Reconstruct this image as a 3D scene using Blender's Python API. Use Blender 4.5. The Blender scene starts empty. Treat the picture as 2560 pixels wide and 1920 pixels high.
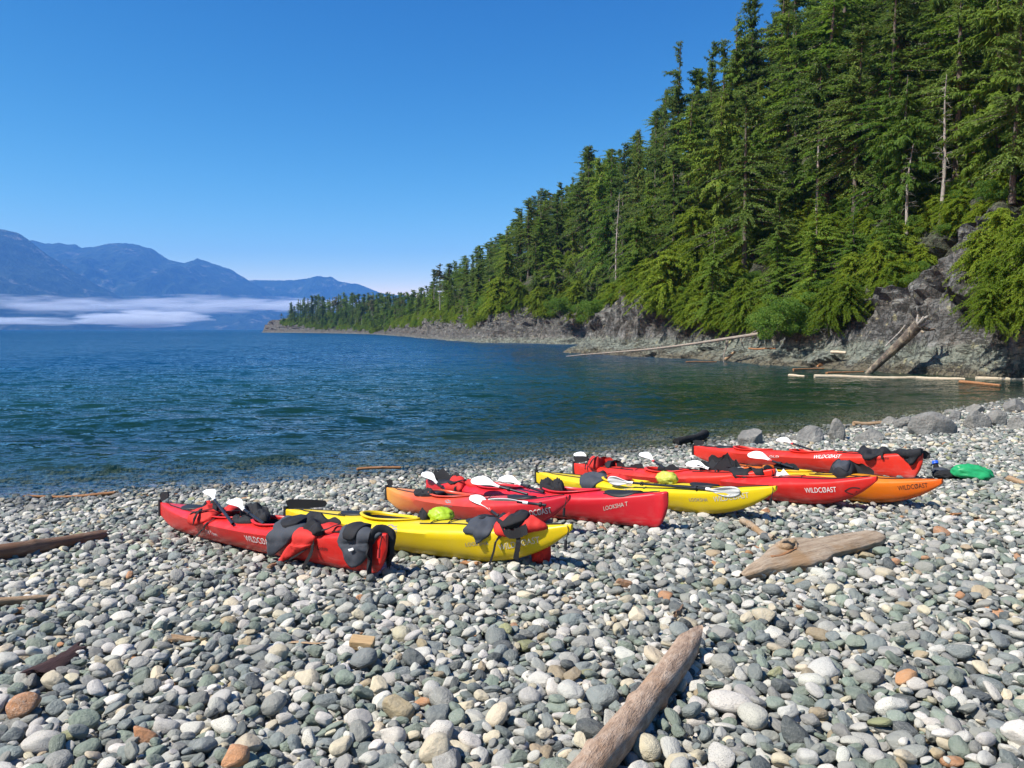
import bpy, bmesh, math, random
import numpy as np
from mathutils import Vector, Matrix, Euler
R = math.radians
rng = np.random.default_rng(7)
random.seed(7)
scene = bpy.context.scene
COL = scene.collection
# ------------------------------------------------------------------ camera, sky, sun, exposure
FPX, EYE, PITCH = 2009.0, 3.0, math.atan(136.5/2009.0)
cam_d = bpy.data.cameras.new('camera'); cam = bpy.data.objects.new('camera', cam_d); COL.objects.link(cam)
cam.location = (0, 0, EYE); cam.rotation_euler = (math.pi/2 - PITCH, 0, 0)
cam_d.sensor_width = 36; cam_d.lens = 36*FPX/2560; cam_d.clip_start = .1; cam_d.clip_end = 60000
scene.camera = cam
SUN = Vector((-.75, -.30, 1.0)).normalized()
sun_el = math.asin(SUN.z); sun_az = math.atan2(SUN.x, SUN.y)
world = bpy.data.worlds.new('World'); scene.world = world; world.use_nodes = True
wn = world.node_tree.nodes; wl = world.node_tree.links
sky = wn.new('ShaderNodeTexSky'); sky.sky_type = 'NISHITA'; sky.sun_disc = False
sky.sun_elevation = sun_el; sky.sun_rotation = sun_az
sky.altitude = 0; sky.air_density = 0.62; sky.dust_density = 0.0; sky.ozone_density = 3.0
bg = wn['Background']; bg.inputs['Strength'].default_value = .062
# the camera's colour response to the sky: one power per channel over the whole dome
sep = wn.new('ShaderNodeSeparateColor'); cmb = wn.new('ShaderNodeCombineColor'); wl.new(sky.outputs[0], sep.inputs[0])
for ch, (pw_, k_) in enumerate(((2.7, 17.0), (1.52, 2.95), (.82, 1.27))):
    m0 = wn.new('ShaderNodeMath'); m0.operation = 'MULTIPLY'; m0.inputs[1].default_value = .1; wl.new(sep.outputs[ch], m0.inputs[0])
    m1 = wn.new('ShaderNodeMath'); m1.operation = 'POWER'; m1.inputs[1].default_value = pw_; wl.new(m0.outputs[0], m1.inputs[0])
    m2 = wn.new('ShaderNodeMath'); m2.operation = 'MULTIPLY'; m2.inputs[1].default_value = k_*10; wl.new(m1.outputs[0], m2.inputs[0]); wl.new(m2.outputs[0], cmb.inputs[ch])
wl.new(cmb.outputs[0], bg.inputs['Color'])
sun_d = bpy.data.lights.new('sun', 'SUN'); sun_d.energy = 4.6; sun_d.angle = R(.53); sun_d.color = (1, .95, .87)
sun_o = bpy.data.objects.new('sun', sun_d); COL.objects.link(sun_o)
sun_o.rotation_euler = SUN.to_track_quat('Z', 'Y').to_euler()
vs = scene.view_settings; scene.display_settings.display_device = 'sRGB'
vs.view_transform = 'Standard'; vs.look = 'None'; vs.exposure = 0.84; vs.gamma = 1; vs.use_curve_mapping = False
cy = scene.cycles
cy.use_denoising = True; cy.max_bounces = 8; cy.transparent_max_bounces = 12; cy.volume_bounces = 2
cy.diffuse_bounces = 3; cy.glossy_bounces = 3; cy.caustics_reflective = False; cy.caustics_refractive = False
cy.sample_clamp_indirect = 6

# ------------------------------------------------------------------ helpers
def wline(x): q = np.clip(x, -16, 26); return 17.8 + .57*x + .0092*q*q + .0184*q*(x-q)*.5 + np.minimum(x+16, 0)*.12
def gz(x, y):
    d = wline(x) - y
    z = np.where(d > 0, .07*d, .075*d)
    return np.clip(z, -6, 2.2)
def ray(px, py):
    a = (px-1280)/FPX; b = (960-py)/FPX; c, s = math.cos(PITCH), math.sin(PITCH)
    return (a, c + b*s, -s + b*c)
def hit(px, py, dz=0.0):                       # photograph pixel -> point on the beach (dz above it)
    d = ray(px, py); lo, hi = .5, 3000.
    for _ in range(60):
        m = (lo+hi)/2
        if EYE + d[2]*m > max(float(gz(d[0]*m, d[1]*m)), 0) + dz: lo = m
        else: hi = m
    return Vector((d[0]*lo, d[1]*lo, EYE + d[2]*lo))
def at(px, py, Y):                             # photograph pixel -> point at distance Y
    d = ray(px, py); t = Y/d[1]
    return Vector((d[0]*t, Y, EYE + d[2]*t))
def hashf(*k):
    h = np.zeros(np.broadcast(*k).shape, np.uint32)
    for i, a in enumerate(k):
        h = (h ^ (a.astype(np.int64) & 0xffffffff).astype(np.uint32)*np.uint32((0x9E3779B1, 0x85EBCA77, 0xC2B2AE3D, 0x27D4EB2F)[i % 4]))
        h = (h ^ (h >> np.uint32(15)))*np.uint32(0x2C1B3C6D); h = h ^ (h >> np.uint32(12))
    h = h*np.uint32(0x297A2D39); h = h ^ (h >> np.uint32(15))
    return h.astype(np.float64)/4294967295.0
def vnoise(p, seed=0):
    i = np.floor(p).astype(np.int64); f = p - i; f = f*f*(3-2*f); out = 0
    sd = np.full(i.shape[:-1], seed, np.int64)
    for dx in (0, 1):
        for dy in (0, 1):
            for dz in (0, 1):
                w = (f[..., 0] if dx else 1-f[..., 0])*(f[..., 1] if dy else 1-f[..., 1])*(f[..., 2] if dz else 1-f[..., 2])
                out = out + w*hashf(i[..., 0]+dx, i[..., 1]+dy, i[..., 2]+dz, sd)
    return out*2-1
def fbm(p, oct=4, seed=0, gain=.5):
    a, s, o = 1., 0., 0.
    for k in range(oct):
        o = o + a*vnoise(p*(2.03**k), seed+k*17); s += a; a *= gain
    return o/s
def facets(p, seed=0, tilt=.5):                # blocky broken-rock displacement
    c = np.floor(p).astype(np.int64); best = np.full(p.shape[:-1], 9.); val = np.zeros(p.shape[:-1]); second = np.full(p.shape[:-1], 9.)
    for dx in (-1, 0, 1):
        for dy in (-1, 0, 1):
            for dz in (-1, 0, 1):
                q = c + np.array((dx, dy, dz)); s = np.full(q.shape[:-1], seed, np.int64)
                h = [hashf(q[..., 0], q[..., 1], q[..., 2], s+k) for k in range(7)]
                d = p - (q + np.stack(h[:3], -1)); r = (d*d).sum(-1)
                v = (h[3]-.5) + tilt*((h[4]-.5)*d[..., 0]*2 + (h[5]-.5)*d[..., 1]*2 + (h[6]-.5)*d[..., 2]*2)
                m = r < best
                second = np.where(m, best, np.minimum(second, r)); val = np.where(m, v, val); best = np.where(m, r, best)
    return val - .35*np.exp(-(np.sqrt(second)-np.sqrt(best))*14)
def mesh_np(name, v, f, mat=None, smooth=False):
    """v (n,3), f (m,k) uniform faces"""
    me = bpy.data.meshes.new(name); v = np.asarray(v, np.float32); f = np.asarray(f, np.int32)
    m, k = f.shape
    me.vertices.add(len(v)); me.vertices.foreach_set('co', v.ravel())
    me.loops.add(m*k); me.loops.foreach_set('vertex_index', f.ravel())
    me.polygons.add(m); me.polygons.foreach_set('loop_start', np.arange(m, dtype=np.int32)*k)
    me.polygons.foreach_set('use_smooth', np.full(m, smooth))
    me.update(calc_edges=True)
    if mat: me.materials.append(mat)
    return me
def grid_faces(nu, nv, closed_u=False):
    i, j = np.meshgrid(np.arange(nu - (0 if closed_u else 1)), np.arange(nv-1), indexing='ij'); i2 = (i+1) % nu
    return np.stack([i*nv+j, i2*nv+j, i2*nv+j+1, i*nv+j+1], -1).reshape(-1, 4)
def attr(me, name, data, kind='FLOAT', dom='POINT'):
    a = me.attributes.new(name, kind, dom); a.data.foreach_set('value' if kind in ('FLOAT', 'INT') else ('color' if kind == 'FLOAT_COLOR' else 'vector'), np.asarray(data).ravel())
def obj(name, me, parent=None, mat=None):
    o = bpy.data.objects.new(name, me); COL.objects.link(o)
    if parent: o.parent = parent
    if mat and me: me.materials.append(mat)
    return o
def tag(o, label=None, cat=None, group=None, kind=None):
    for k, v in (('label', label), ('category', cat), ('group', group), ('kind', kind)):
        if v: o[k] = v
    return o
def empty(name, loc, rot=(0, 0, 0)):
    o = bpy.data.objects.new(name, None); COL.objects.link(o); o.location = loc; o.rotation_euler = rot; o.empty_display_size = .2
    return o
class NT:
    def __init__(s, name):
        s.m = bpy.data.materials.new(name); s.m.use_nodes = True; s.t = s.m.node_tree; s.n = s.t.nodes; s.b = s.n.get('Principled BSDF'); s.out = s.n.get('Material Output')
    def new(s, ty, **kw):
        n = s.n.new('ShaderNode'+ty)
        for k, v in kw.items():
            if k.startswith('i_'):
                key = k[2:]; key = int(key) if key.isdigit() else key.replace('_', ' ')
                if hasattr(v, 'outputs') : v = v.outputs[0]
                if isinstance(v, bpy.types.NodeSocket): s.t.links.new(v, n.inputs[key])
                else: n.inputs[key].default_value = v
            else: setattr(n, k, v)
        return n
    def link(s, a, b): s.t.links.new(a, b)
    def pos(s, kind='Object', scale=(1, 1, 1)):
        tc = s.new('TexCoord'); mp = s.new('Mapping'); s.link(tc.outputs[kind], mp.inputs[0]); mp.inputs['Scale'].default_value = scale; return mp.outputs[0]
    def noise(s, vec, scale, detail=4, rough=.55, **kw):
        n = s.new('TexNoise'); s.link(vec, n.inputs['Vector']); n.inputs['Scale'].default_value = scale; n.inputs['Detail'].default_value = detail; n.inputs['Roughness'].default_value = rough; return n
    def ramp(s, fac, stops, interp='LINEAR'):
        n = s.new('ValToRGB'); n.color_ramp.interpolation = interp; e = n.color_ramp.elements
        while len(e) < len(stops): e.new(.5)
        for k, (p, c) in enumerate(stops):
            e[k].position = p; e[k].color = (*c, 1) if len(c) == 3 else c
        s.link(fac, n.inputs[0]); return n.outputs[0]
    def mix(s, fac, a, b, mode='MIX'):
        n = s.new('Mix', data_type='RGBA', blend_type=mode)
        for k, v in ((0, fac), (6, a), (7, b)):
            if isinstance(v, bpy.types.NodeSocket): s.link(v, n.inputs[k])
            elif k == 0: n.inputs[0].default_value = v
            else: n.inputs[k].default_value = (*v, 1) if len(v) == 3 else v
        return n.outputs[2]
    def math(s, op, a, b=0., c=None, clamp=False):
        n = s.new('Math', operation=op, use_clamp=clamp)
        for k, v in enumerate((a, b, c)):
            if v is None: continue
            if isinstance(v, bpy.types.NodeSocket): s.link(v, n.inputs[k])
            else: n.inputs[k].default_value = v
        return n.outputs[0]
    def rng(s, v, a, b, c=0., d=1.):
        n = s.new('MapRange'); s.link(v, n.inputs[0])
        for k, q in enumerate((a, b, c, d)): n.inputs[k+1].default_value = q
        return n.outputs[0]
    def bump(s, h, strength=.5, dist=.02, nrm=None):
        n = s.new('Bump'); s.link(h, n.inputs['Height']); n.inputs['Strength'].default_value = strength; n.inputs['Distance'].default_value = dist
        if nrm: s.link(nrm, n.inputs['Normal'])
        return n.outputs[0]
    def set(s, color=None, rough=None, normal=None, spec=None, **kw):
        for k, v in (('Base Color', color), ('Roughness', rough), ('Normal', normal), ('Specular IOR Level', spec)):
            if v is None: continue
            if isinstance(v, bpy.types.NodeSocket): s.link(v, s.b.inputs[k])
            else: s.b.inputs[k].default_value = (*v, 1) if k == 'Base Color' and len(v) == 3 else v
        return s.m
# ------------------------------------------------------------------ coast and hill shape
COAST = [(32.1-60, (66, 4)), (8, (46, 22)), (23.8, (33, 38)), (32.1, (29.3, 45.8)), (35.1, (27.5, 48.4)), (38.7, (26.3, 51.8)), (45, (24.2, 57.7)), (51.3, (22.6, 63.9)), (54, (20.4, 66.)), (62, (19.2, 74.1)), (67.5, (16.5, 78.9)),
         (76.5, (12.1, 86.9)), (91.9, (7.1, 101.6)), (97, (9.5, 107)), (104, (14, 118)), (141.6, (12.5, 157.1)), (154, (4, 166)), (165.9, (-7.8, 175.3)), (219.7, (-20.4, 228.3)), (338.9, (-48.1, 345.8)), (412, (-66.4, 417.4)), (470, (-84, 480)), (611.6, (-135.3, 605.3)), (700, (-185, 682)), (787.6, (-236., 756.6)), (800, (-232, 775)), (830, (-195, 820)), (900, (-100, 930))]
CU = np.array([c[0] for c in COAST]); CU = np.array([-.36*c[1][0]+.93*c[1][1] for c in COAST]); CT = np.array([.93*c[1][0]+.36*c[1][1] for c in COAST])
NRM = .36**2+.93**2
def coast_t(u): return np.interp(u, CU, CT)
def ut2xy(u, t): T = coast_t(u)+t; return (-.36*u+.93*T)/NRM, (.93*u+.36*T)/NRM
def xy2ut(x, y): u = -.36*x+.93*y; return u, .93*x+.36*y-coast_t(u)
CLIFF = ([-40, 24, 30, 33, 36, 39.5, 43, 47, 52, 57, 62, 67, 72, 77, 82, 87, 91, 97, 120, 141, 150, 160, 172, 185, 210, 240, 300, 345, 400, 425, 440, 470, 500, 620, 640, 720, 775, 795, 830, 900],
         [2, 3.0, 3.6, 6.2, 9.8, 10.4, 7.2, 5.0, 4.0, 3.6, 3.8, 3.6, 4.4, 6.0, 7.2, 7.8, 6.6, 5, 5.5, 6, 8, 10, 9, 6, 6.5, 9, 7, 7, 7, 4, 1.2, 1.2, 4, 5, 5, 9, 12, 10, 4, 2])
SLOPE = ([-40, 20, 40, 100, 160, 200, 240, 340, 420, 600, 790, 900], [.3, .8, .95, .95, .9, .7, .5, .34, .25, .25, .10, .1])
def hill_z(u, t):
    ch = np.interp(u, *CLIFF); k = np.interp(u, *SLOPE)
    led = np.where(u < 130, np.interp(u, [20, 34, 40, 48, 60, 75, 90, 110], [.8, 1.0, 1.2, 2.2, 3.2, 3.0, 3.5, 1]), 2.0)   # ledge width
    run = np.where(u < 130, np.interp(u, [24, 33, 40, 46, 55, 75, 92], [2, 4.5, 5., 2.5, 1.2, 1.6, 2.5]), .5*ch)
    lz = np.minimum(1.5, ch*.45)
    z = np.where(t < 0, np.maximum(t*1.1, -3.), 0)
    a = np.clip(t/led, 0, 1); z = np.where(t >= 0, lz*a**.8, z)
    b = np.clip((t-led)/run, 0, 1); z = z + (ch-lz)*(b**.75)
    s = np.maximum(t-led-run, 0); s2 = np.where(s > 34, 34+(s-34)*.35, s); s2 = np.where(s > 90, 34+56*.35+(s-90)*.1, s2)
    return z + k*s2*np.clip(s/6+.25, 0, 1)
# ------------------------------------------------------------------ materials of the setting
def mat_rock():
    n = NT('shore_rock'); geo = n.new('NewGeometry'); p = geo.outputs['Position']
    sep = n.new('SeparateXYZ'); n.link(p, sep.inputs[0])
    big = n.noise(p, .35, 5); fine = n.noise(p, 3.2, 6, .65); mid = n.noise(p, 1.1, 5, .6)
    zz = n.math('ADD', sep.outputs[2], n.math('MULTIPLY', n.math('SUBTRACT', mid.outputs[0], .5), 1.6))
    zz = n.math('ADD', zz, n.math('MULTIPLY', n.math('SUBTRACT', big.outputs[0], .5), 1.2))
    zz = n.math('ADD', zz, n.rng(sep.outputs[1], 120, 220, 0, 1.7))
    tide = n.ramp(fine.outputs[0], [(.3, (.075, .088, .072)), (.5, (.155, .175, .142)), (.72, (.26, .275, .22))])
    dry = n.ramp(fine.outputs[0], [(.28, (.040, .040, .039)), (.5, (.098, .098, .093)), (.75, (.20, .198, .185))])
    dry = n.mix(n.rng(big.outputs[0], .5, .7), dry, (.135, .118, .098), 'MIX')
    dry = n.mix(n.rng(mid.outputs[0], .56, .66), dry, (.25, .25, .235))
    col = n.mix(n.rng(zz, 1.75, 2.3), tide, dry)
    col = n.mix(n.math('MULTIPLY', n.rng(zz, 2.6, 3.2), n.rng(zz, 4.6, 3.4)), col, n.mix(.5, dry, (.05, .045, .045)))
    col = n.mix(n.rng(zz, .95, .3), col, (.10, .085, .05))
    oc = n.noise(p, 1.7, 3); col = n.mix(n.math('MULTIPLY', n.rng(oc.outputs[0], .62, .72), .6), col, (.42, .38, .17))
    # soil and moss where it turns flat and high
    nz = n.new('SeparateXYZ'); n.link(geo.outputs['Normal'], nz.inputs[0])
    a = n.new('Attribute', attribute_name='floor')
    col = n.mix(a.outputs['Fac'], col, n.ramp(mid.outputs[0], [(.35, (.03, .028, .015)), (.6, (.045, .06, .02)), (.8, (.07, .05, .03))]))
    mp = n.new('Mapping'); n.link(p, mp.inputs[0]); mp.inputs['Scale'].default_value = (1.2, 1.2, .35); mp.inputs['Rotation'].default_value = (.25, .15, .4); c1 = n.noise(mp.outputs[0], .9, 6, .6)
    mq = n.new('Mapping'); n.link(p, mq.inputs[0]); mq.inputs['Scale'].default_value = (.35, .35, 1.5); mq.inputs['Rotation'].default_value = (.3, -.2, 0); c2 = n.noise(mq.outputs[0], .8, 6, .6)
    ln = lambda t, w: n.rng(n.math('ABSOLUTE', n.math('SUBTRACT', t, .5)), 0, w)
    col = n.mix(n.rng(sep.outputs[1], 130, 320, .0, .75), col, n.mix(.5, col, (.045, .036, .028)))
    crack = n.math('MINIMUM', ln(c1.outputs[0], .020), ln(c2.outputs[0], .016))
    col = n.mix(n.math('MULTIPLY', n.math('SUBTRACT', 1, crack), .7), col, (.035, .032, .03))
    grit = n.noise(p, 11, 4, .7); col = n.mix(n.rng(grit.outputs[0], .35, .7, 0, .4), col, n.mix(.55, col, (.42, .41, .36)))
    h = n.math('ADD', n.math('MULTIPLY', fine.outputs[0], .7), n.math('ADD', n.math('MULTIPLY', mid.outputs[0], .9), n.math('MULTIPLY', crack, .6))); h = n.math('ADD', h, n.math('MULTIPLY', grit.outputs[0], .22))
    return n.set(col, .85, n.bump(h, .9, .5), .3)
def mat_floor():
    n = NT('pebble_bed'); p = n.new('NewGeometry').outputs['Position']; z = n.new('SeparateXYZ'); n.link(p, z.inputs[0])
    v = n.new('TexVoronoi'); n.link(p, v.inputs['Vector']); v.inputs['Scale'].default_value = 16
    c = n.ramp(v.outputs['Color'], [(.1, (.06, .07, .07)), (.4, (.13, .14, .135)), (.7, (.22, .22, .2)), (.95, (.35, .32, .26))])
    c = n.mix(n.rng(z.outputs[2], .0, -.25), c, n.mix(.6, c, (.07, .085, .035)))
    h = n.math('SUBTRACT', 1, v.outputs['Distance'])
    return n.set(c, .8, n.bump(h, 1, .06))
def mat_water():
    n = NT('sea_water'); p = n.new('NewGeometry').outputs['Position']; dep = n.new('Attribute', attribute_name='depth').outputs['Fac']
    def slope(scale, aniso, detail=2, rot=0.):
        mp = n.new('Mapping'); n.link(p, mp.inputs[0]); mp.inputs['Scale'].default_value = (scale*aniso, scale, scale); mp.inputs['Rotation'].default_value = (0, 0, rot)
        t = n.noise(mp.outputs[0], 1, detail, .55); s = n.new('VectorMath', operation='SUBTRACT'); n.link(t.outputs['Color'], s.inputs[0]); s.inputs[1].default_value = (.5, .5, .5); return s.outputs[0]
    def scl(v, k):
        s = n.new('VectorMath', operation='MULTIPLY'); n.link(v, s.inputs[0])
        if isinstance(k, tuple): s.inputs[1].default_value = k
        else: n.link(k, s.inputs[1])
        return s.outputs[0]
    def add(a, b):
        s = n.new('VectorMath', operation='ADD'); n.link(a, s.inputs[0]); n.link(b, s.inputs[1]); return s.outputs[0]
    wind = n.noise(p, .035, 3)                             # cat's paws
    calm = n.new('Attribute', attribute_name='calm').outputs['Fac']
    amp = n.math('MULTIPLY', n.rng(wind.outputs[0], .3, .7, .95, 1.5), n.rng(calm, 0, 1, 1, .42))
    sy_ = n.new('SeparateXYZ'); n.link(p, sy_.inputs[0]); amp = n.math('MULTIPLY', amp, n.rng(sy_.outputs[1], 60, 500, 1., 1.9))
    S = add(add(scl(slope(.8, .5, 3, R(8)), (.45, 1.15, 0)), scl(slope(2.9, .55, 3, R(-10)), (.55, 1.1, 0))), scl(slope(9, .7, 2), (.45, .75, 0)))
    c3 = n.new('CombineXYZ'); n.link(amp, c3.inputs[0]); n.link(amp, c3.inputs[1]); n.link(amp, c3.inputs[2])
    S = scl(S, c3.outputs[0])
    gn = n.new('NewGeometry').outputs['Normal']
    # facets that lean away from whoever looks are hidden behind the others: take their mirror image
    dt = n.new('VectorMath', operation='DOT_PRODUCT'); n.link(add(gn, S), dt.inputs[0]); n.link(n.new('NewGeometry').outputs['Incoming'], dt.inputs[1])
    sg = n.math('SUBTRACT', n.math('MULTIPLY', n.math('GREATER_THAN', dt.outputs['Value'], 0.0), 2.), 1.); cs = n.new('CombineXYZ')
    for q in range(3): n.link(sg, cs.inputs[q])
    nn = n.new('VectorMath', operation='NORMALIZE'); n.link(add(gn, scl(S, cs.outputs[0])), nn.inputs[0]); N = nn.outputs[0]
    deep = n.new('BsdfDiffuse'); n.link(n.mix(n.rng(dep, 1.2, 5), (.008, .040, .024), (.004, .044, .105)), deep.inputs['Color']); 
    tr = n.new('BsdfTransparent'); n.link(n.mix(n.rng(dep, 0, .9), (.97, .985, .96), (.40, .62, .50)), tr.inputs['Color'])
    fac = n.rng(dep, .02, 2.3, 0., 1.); fac = n.math('POWER', fac, .6)
    m1 = n.new('MixShader'); n.link(fac, m1.inputs[0]); n.link(tr.outputs[0], m1.inputs[1]); n.link(deep.outputs[0], m1.inputs[2])
    gl = n.new('BsdfGlossy'); gl.inputs['Roughness'].default_value = .06; n.link(N, gl.inputs['Normal'])
    fr = n.new('Fresnel'); fr.inputs['IOR'].default_value = 1.333; n.link(N, fr.inputs['Normal'])
    m2 = n.new('MixShader'); n.link(fr.outputs[0], m2.inputs[0]); n.link(m1.outputs[0], m2.inputs[1]); n.link(gl.outputs[0], m2.inputs[2])
    n.link(m2.outputs[0], n.out.inputs['Surface']); n.n.remove(n.b)
    return n.m
def mat_mountain():
    n = NT('forested_mountain'); p = n.new('NewGeometry').outputs['Position']
    f = n.noise(p, .012, 5, .7); b = n.noise(p, .0035, 5)
    c = n.ramp(f.outputs[0], [(.35, (.012, .022, .014)), (.55, (.03, .05, .025)), (.7, (.055, .07, .035))])
    c = n.mix(n.math('MULTIPLY', n.math('MULTIPLY', n.rng(b.outputs[0], .54, .60), n.rng(f.outputs[0], .50, .62)), .4), c, (.38, .33, .28))
    return n.set(c, .95, n.bump(f.outputs[0], 1, 60), .1)
M_ROCK, M_FLOOR, M_WATER, M_MOUNT = mat_rock(), mat_floor(), mat_water(), mat_mountain()
# ------------------------------------------------------------------ beach and sea bed: one sheet
def graded(a, b, h0, g, start):                # positions from start outwards both ways
    out = [start]; h = h0
    while out[-1] < b: out.append(out[-1]+h); h *= g
    lo = [start]; h = h0
    while lo[-1] > a: lo.append(lo[-1]-h); h *= g
    return np.array(lo[:0:-1]+out)
xs = graded(-12500, 12500, .5, 1.06, 0.); ys = graded(-300, 12000, .4, 1.055, 11.)
X, Y = np.meshgrid(xs, ys, indexing='ij'); Z = gz(X, Y)
u_, t_ = xy2ut(X, Y)
Z = np.where((Y < 60) & (X > 30) & (u_ < 30), np.maximum(Z, np.minimum(-2 + .25*t_, 2.5)), Z)
beach = obj('beach', mesh_np('beach', np.stack([X, Y, Z], -1).reshape(-1, 3), grid_faces(len(xs), len(ys)), M_FLOOR, True)); tag(beach, kind='structure')
# ------------------------------------------------------------------ water
SEA = .085
def axis_pos(start, h0, k, end, lim=1e9):
    o = [start]
    while o[-1] < end: o.append(o[-1]+min(max(h0, k*(o[-1]-start)), lim))
    return np.array(o)
ya = axis_pos(9.5, .11, .0095, 12000); xa = axis_pos(0, .22, .0, 26); xb = axis_pos(26.3, .3, .07, 12000); xp = np.concatenate([xa, xb]); xw = np.concatenate([-xp[:0:-1], xp])
X, Y = np.meshgrid(xw, ya, indexing='ij')
hx = np.gradient(xw)[:, None]; hy = np.gradient(ya)[None, :]; res = np.maximum(hx, hy)
dep = np.clip(SEA-gz(X, Y), 0, 9); Z = np.zeros_like(X)
u_, t_ = xy2ut(X, Y)
calm = np.clip(1-np.abs(t_+8)/45, 0, 1)*(t_ < 60)*np.clip((150-u_)/60, 0, 1); calm = np.where((X > 0), calm, calm*.6)
for k in range(46):
    lam = .34*(1.07**k)*rng.uniform(.9, 1.1); th = rng.normal(R(-80), R(30)); kk = 2*math.pi/lam
    a = .0062*lam**.85 * np.clip(lam/(res*3)-.6, 0, 1)
    Z += a*(1-np.abs(np.sin((kk*(math.cos(th)*X+math.sin(th)*Y)+rng.uniform(0, 6.28))/2)))*1.5 - a*.55
Z *= np.clip(dep/.9, .06, 1)*(1-.75*calm)
wm = mesh_np('sea', np.stack([X, Y, Z+SEA], -1).reshape(-1, 3), grid_faces(len(xw), len(ya)), M_WATER, True)
attr(wm, 'depth', dep.ravel()); attr(wm, 'calm', calm.ravel())
sea = obj('sea', wm); tag(sea, kind='structure')
# ------------------------------------------------------------------ hillside with its cliffs
us = [-30.]
while us[-1] < 900: us.append(us[-1] + float(np.interp(us[-1], [-30, 15, 26, 96, 150, 240, 420, 900], [2, .6, .3, .3, .7, 1.2, 2.5, 5])))
us = np.array(us)
ts = np.concatenate([np.arange(-4, -1, .5), np.arange(-1, 9, .22), np.arange(9, 20, .5), 20*1.09**np.arange(0, 34)])
U, T = np.meshgrid(us, ts, indexing='ij')
Tw = T + (fbm(np.stack([U*.11, T*0, T*0], -1), 4, 3)*2.2)*np.clip(1-np.abs(T)/16, 0, 1)     # wander of the shore
Z = hill_z(U, T); X, Y = ut2xy(U, Tw)
P = np.stack([X, Y, Z], -1); rocky = np.clip((Z+.8)/1.2, 0, 1)
led_t = 14.
rk = np.clip(1-(T-10)/10, 0, 1)
sc = np.clip(np.interp(U, [0, 120, 300, 900], [1, 1.0, 1.15, 1.5]), 1, 2)[..., None]
d1 = facets(P/sc*np.array([.30, .30, .30]), 5, .95); d2 = facets(P/sc*np.array([1.1, 1.1, 1.4]), 9, .8); d3 = fbm(P/sc*.55, 5, 21)
dd = (d1*1.4*np.interp(U, [0, 110, 150, 900], [1, 1, .62, .62]) + d2*.55 + d3*.8)*sc[..., 0]*rk*np.interp(Z, [-1, .2, 2.2, 4, 40], [.12, .2, .36, 1.0, 1.0])
X = X - .93*dd; Y = Y - .36*dd*1.2; Z = Z + dd*.45*rocky + (1-rk)*fbm(P*.09, 4, 31)*2.0
v = np.stack([X, Y, Z], -1)
hm = mesh_np('hillside', v.reshape(-1, 3), grid_faces(len(us), len(ts)), M_ROCK, False)
chU = np.interp(U, *CLIFF); floor_f = np.clip((hill_z(U, T)-chU-.1)/1.2, 0, 1)
attr(hm, 'floor', floor_f.ravel())
hill = obj('hillside', hm); tag(hill, kind='structure')
# ------------------------------------------------------------------ mountains across the water
def mountain(keys, D, depth, seed, back=1.0):
    kx = np.array([k[0] for k in keys], float); ky = np.array([k[1] for k in keys], float)
    xs_ = np.linspace((kx[0]-1280)/FPX*D, (kx[-1]-1280)/FPX*D, 340); px = xs_/D*FPX+1280
    top = (823.5-np.interp(px, kx, ky))/FPX*D + 3
    vs_ = np.concatenate([np.linspace(0, 1, 60), 1+np.linspace(.05, 1, 16)])
    Xg, V = np.meshgrid(xs_, vs_, indexing='ij'); Tp = np.broadcast_to(top[:, None], Xg.shape)
    Yg = D + (V-1)*depth
    Xp = Xg + (1-np.minimum(V, 1))*depth*.15*fbm(np.stack([Xg/1800, V*1.5, V*0], -1), 3, seed)
    sh = np.where(V < 1, V**.85, np.clip(1-(V-1)*.9, 0, 1))
    rid = 1-np.abs(fbm(np.stack([Xg/700, V*1.2+seed, V*0], -1), 5, seed+2))*2
    nz = rid*.30*np.sin(np.pi*np.clip(V, 0, 1))
    Zg = Tp*(sh + np.where(V < 1, nz*(1-V)*1.6, 0)) - 30*(V < .02)
    fine = fbm(np.stack([Xg/170, Yg/170, V*0], -1), 3, seed+9)*(14 + .018*Tp)*np.clip(V*3, 0, 1)
    me = mesh_np('mountain', np.stack([Xp, Yg, Zg+fine], -1).reshape(-1, 3), grid_faces(len(xs_), len(vs_)), M_MOUNT, True)
    o = obj('mountain', me); tag(o, kind='structure'); return o
mountain([(-900, 640), (-500, 560), (-250, 590), (-100, 555), (0, 573), (30, 580), (58, 588), (85, 604), (130, 640), (180, 672), (230, 705), (270, 730), (300, 748), (360, 790), (420, 830)], 7600, 2000, 11)
mountain([(-300, 640), (40, 604), (90, 606), (150, 612), (200, 613), (215, 622), (240, 622), (262, 613), (300, 611), (345, 613), (385, 623), (402, 632), (430, 652), (468, 657), (485, 653), (500, 648), (530, 655), (570, 672), (620, 697), (680, 735), (740, 765), (800, 790), (840, 830)], 10400, 2200, 23)
mountain([(540, 740), (600, 705), (640, 700), (730, 703), (760, 700), (790, 694), (830, 694), (850, 702), (900, 712), (930, 724), (960, 735), (1040, 745), (1150, 770), (1300, 830)], 11300, 700, 37)
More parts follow.
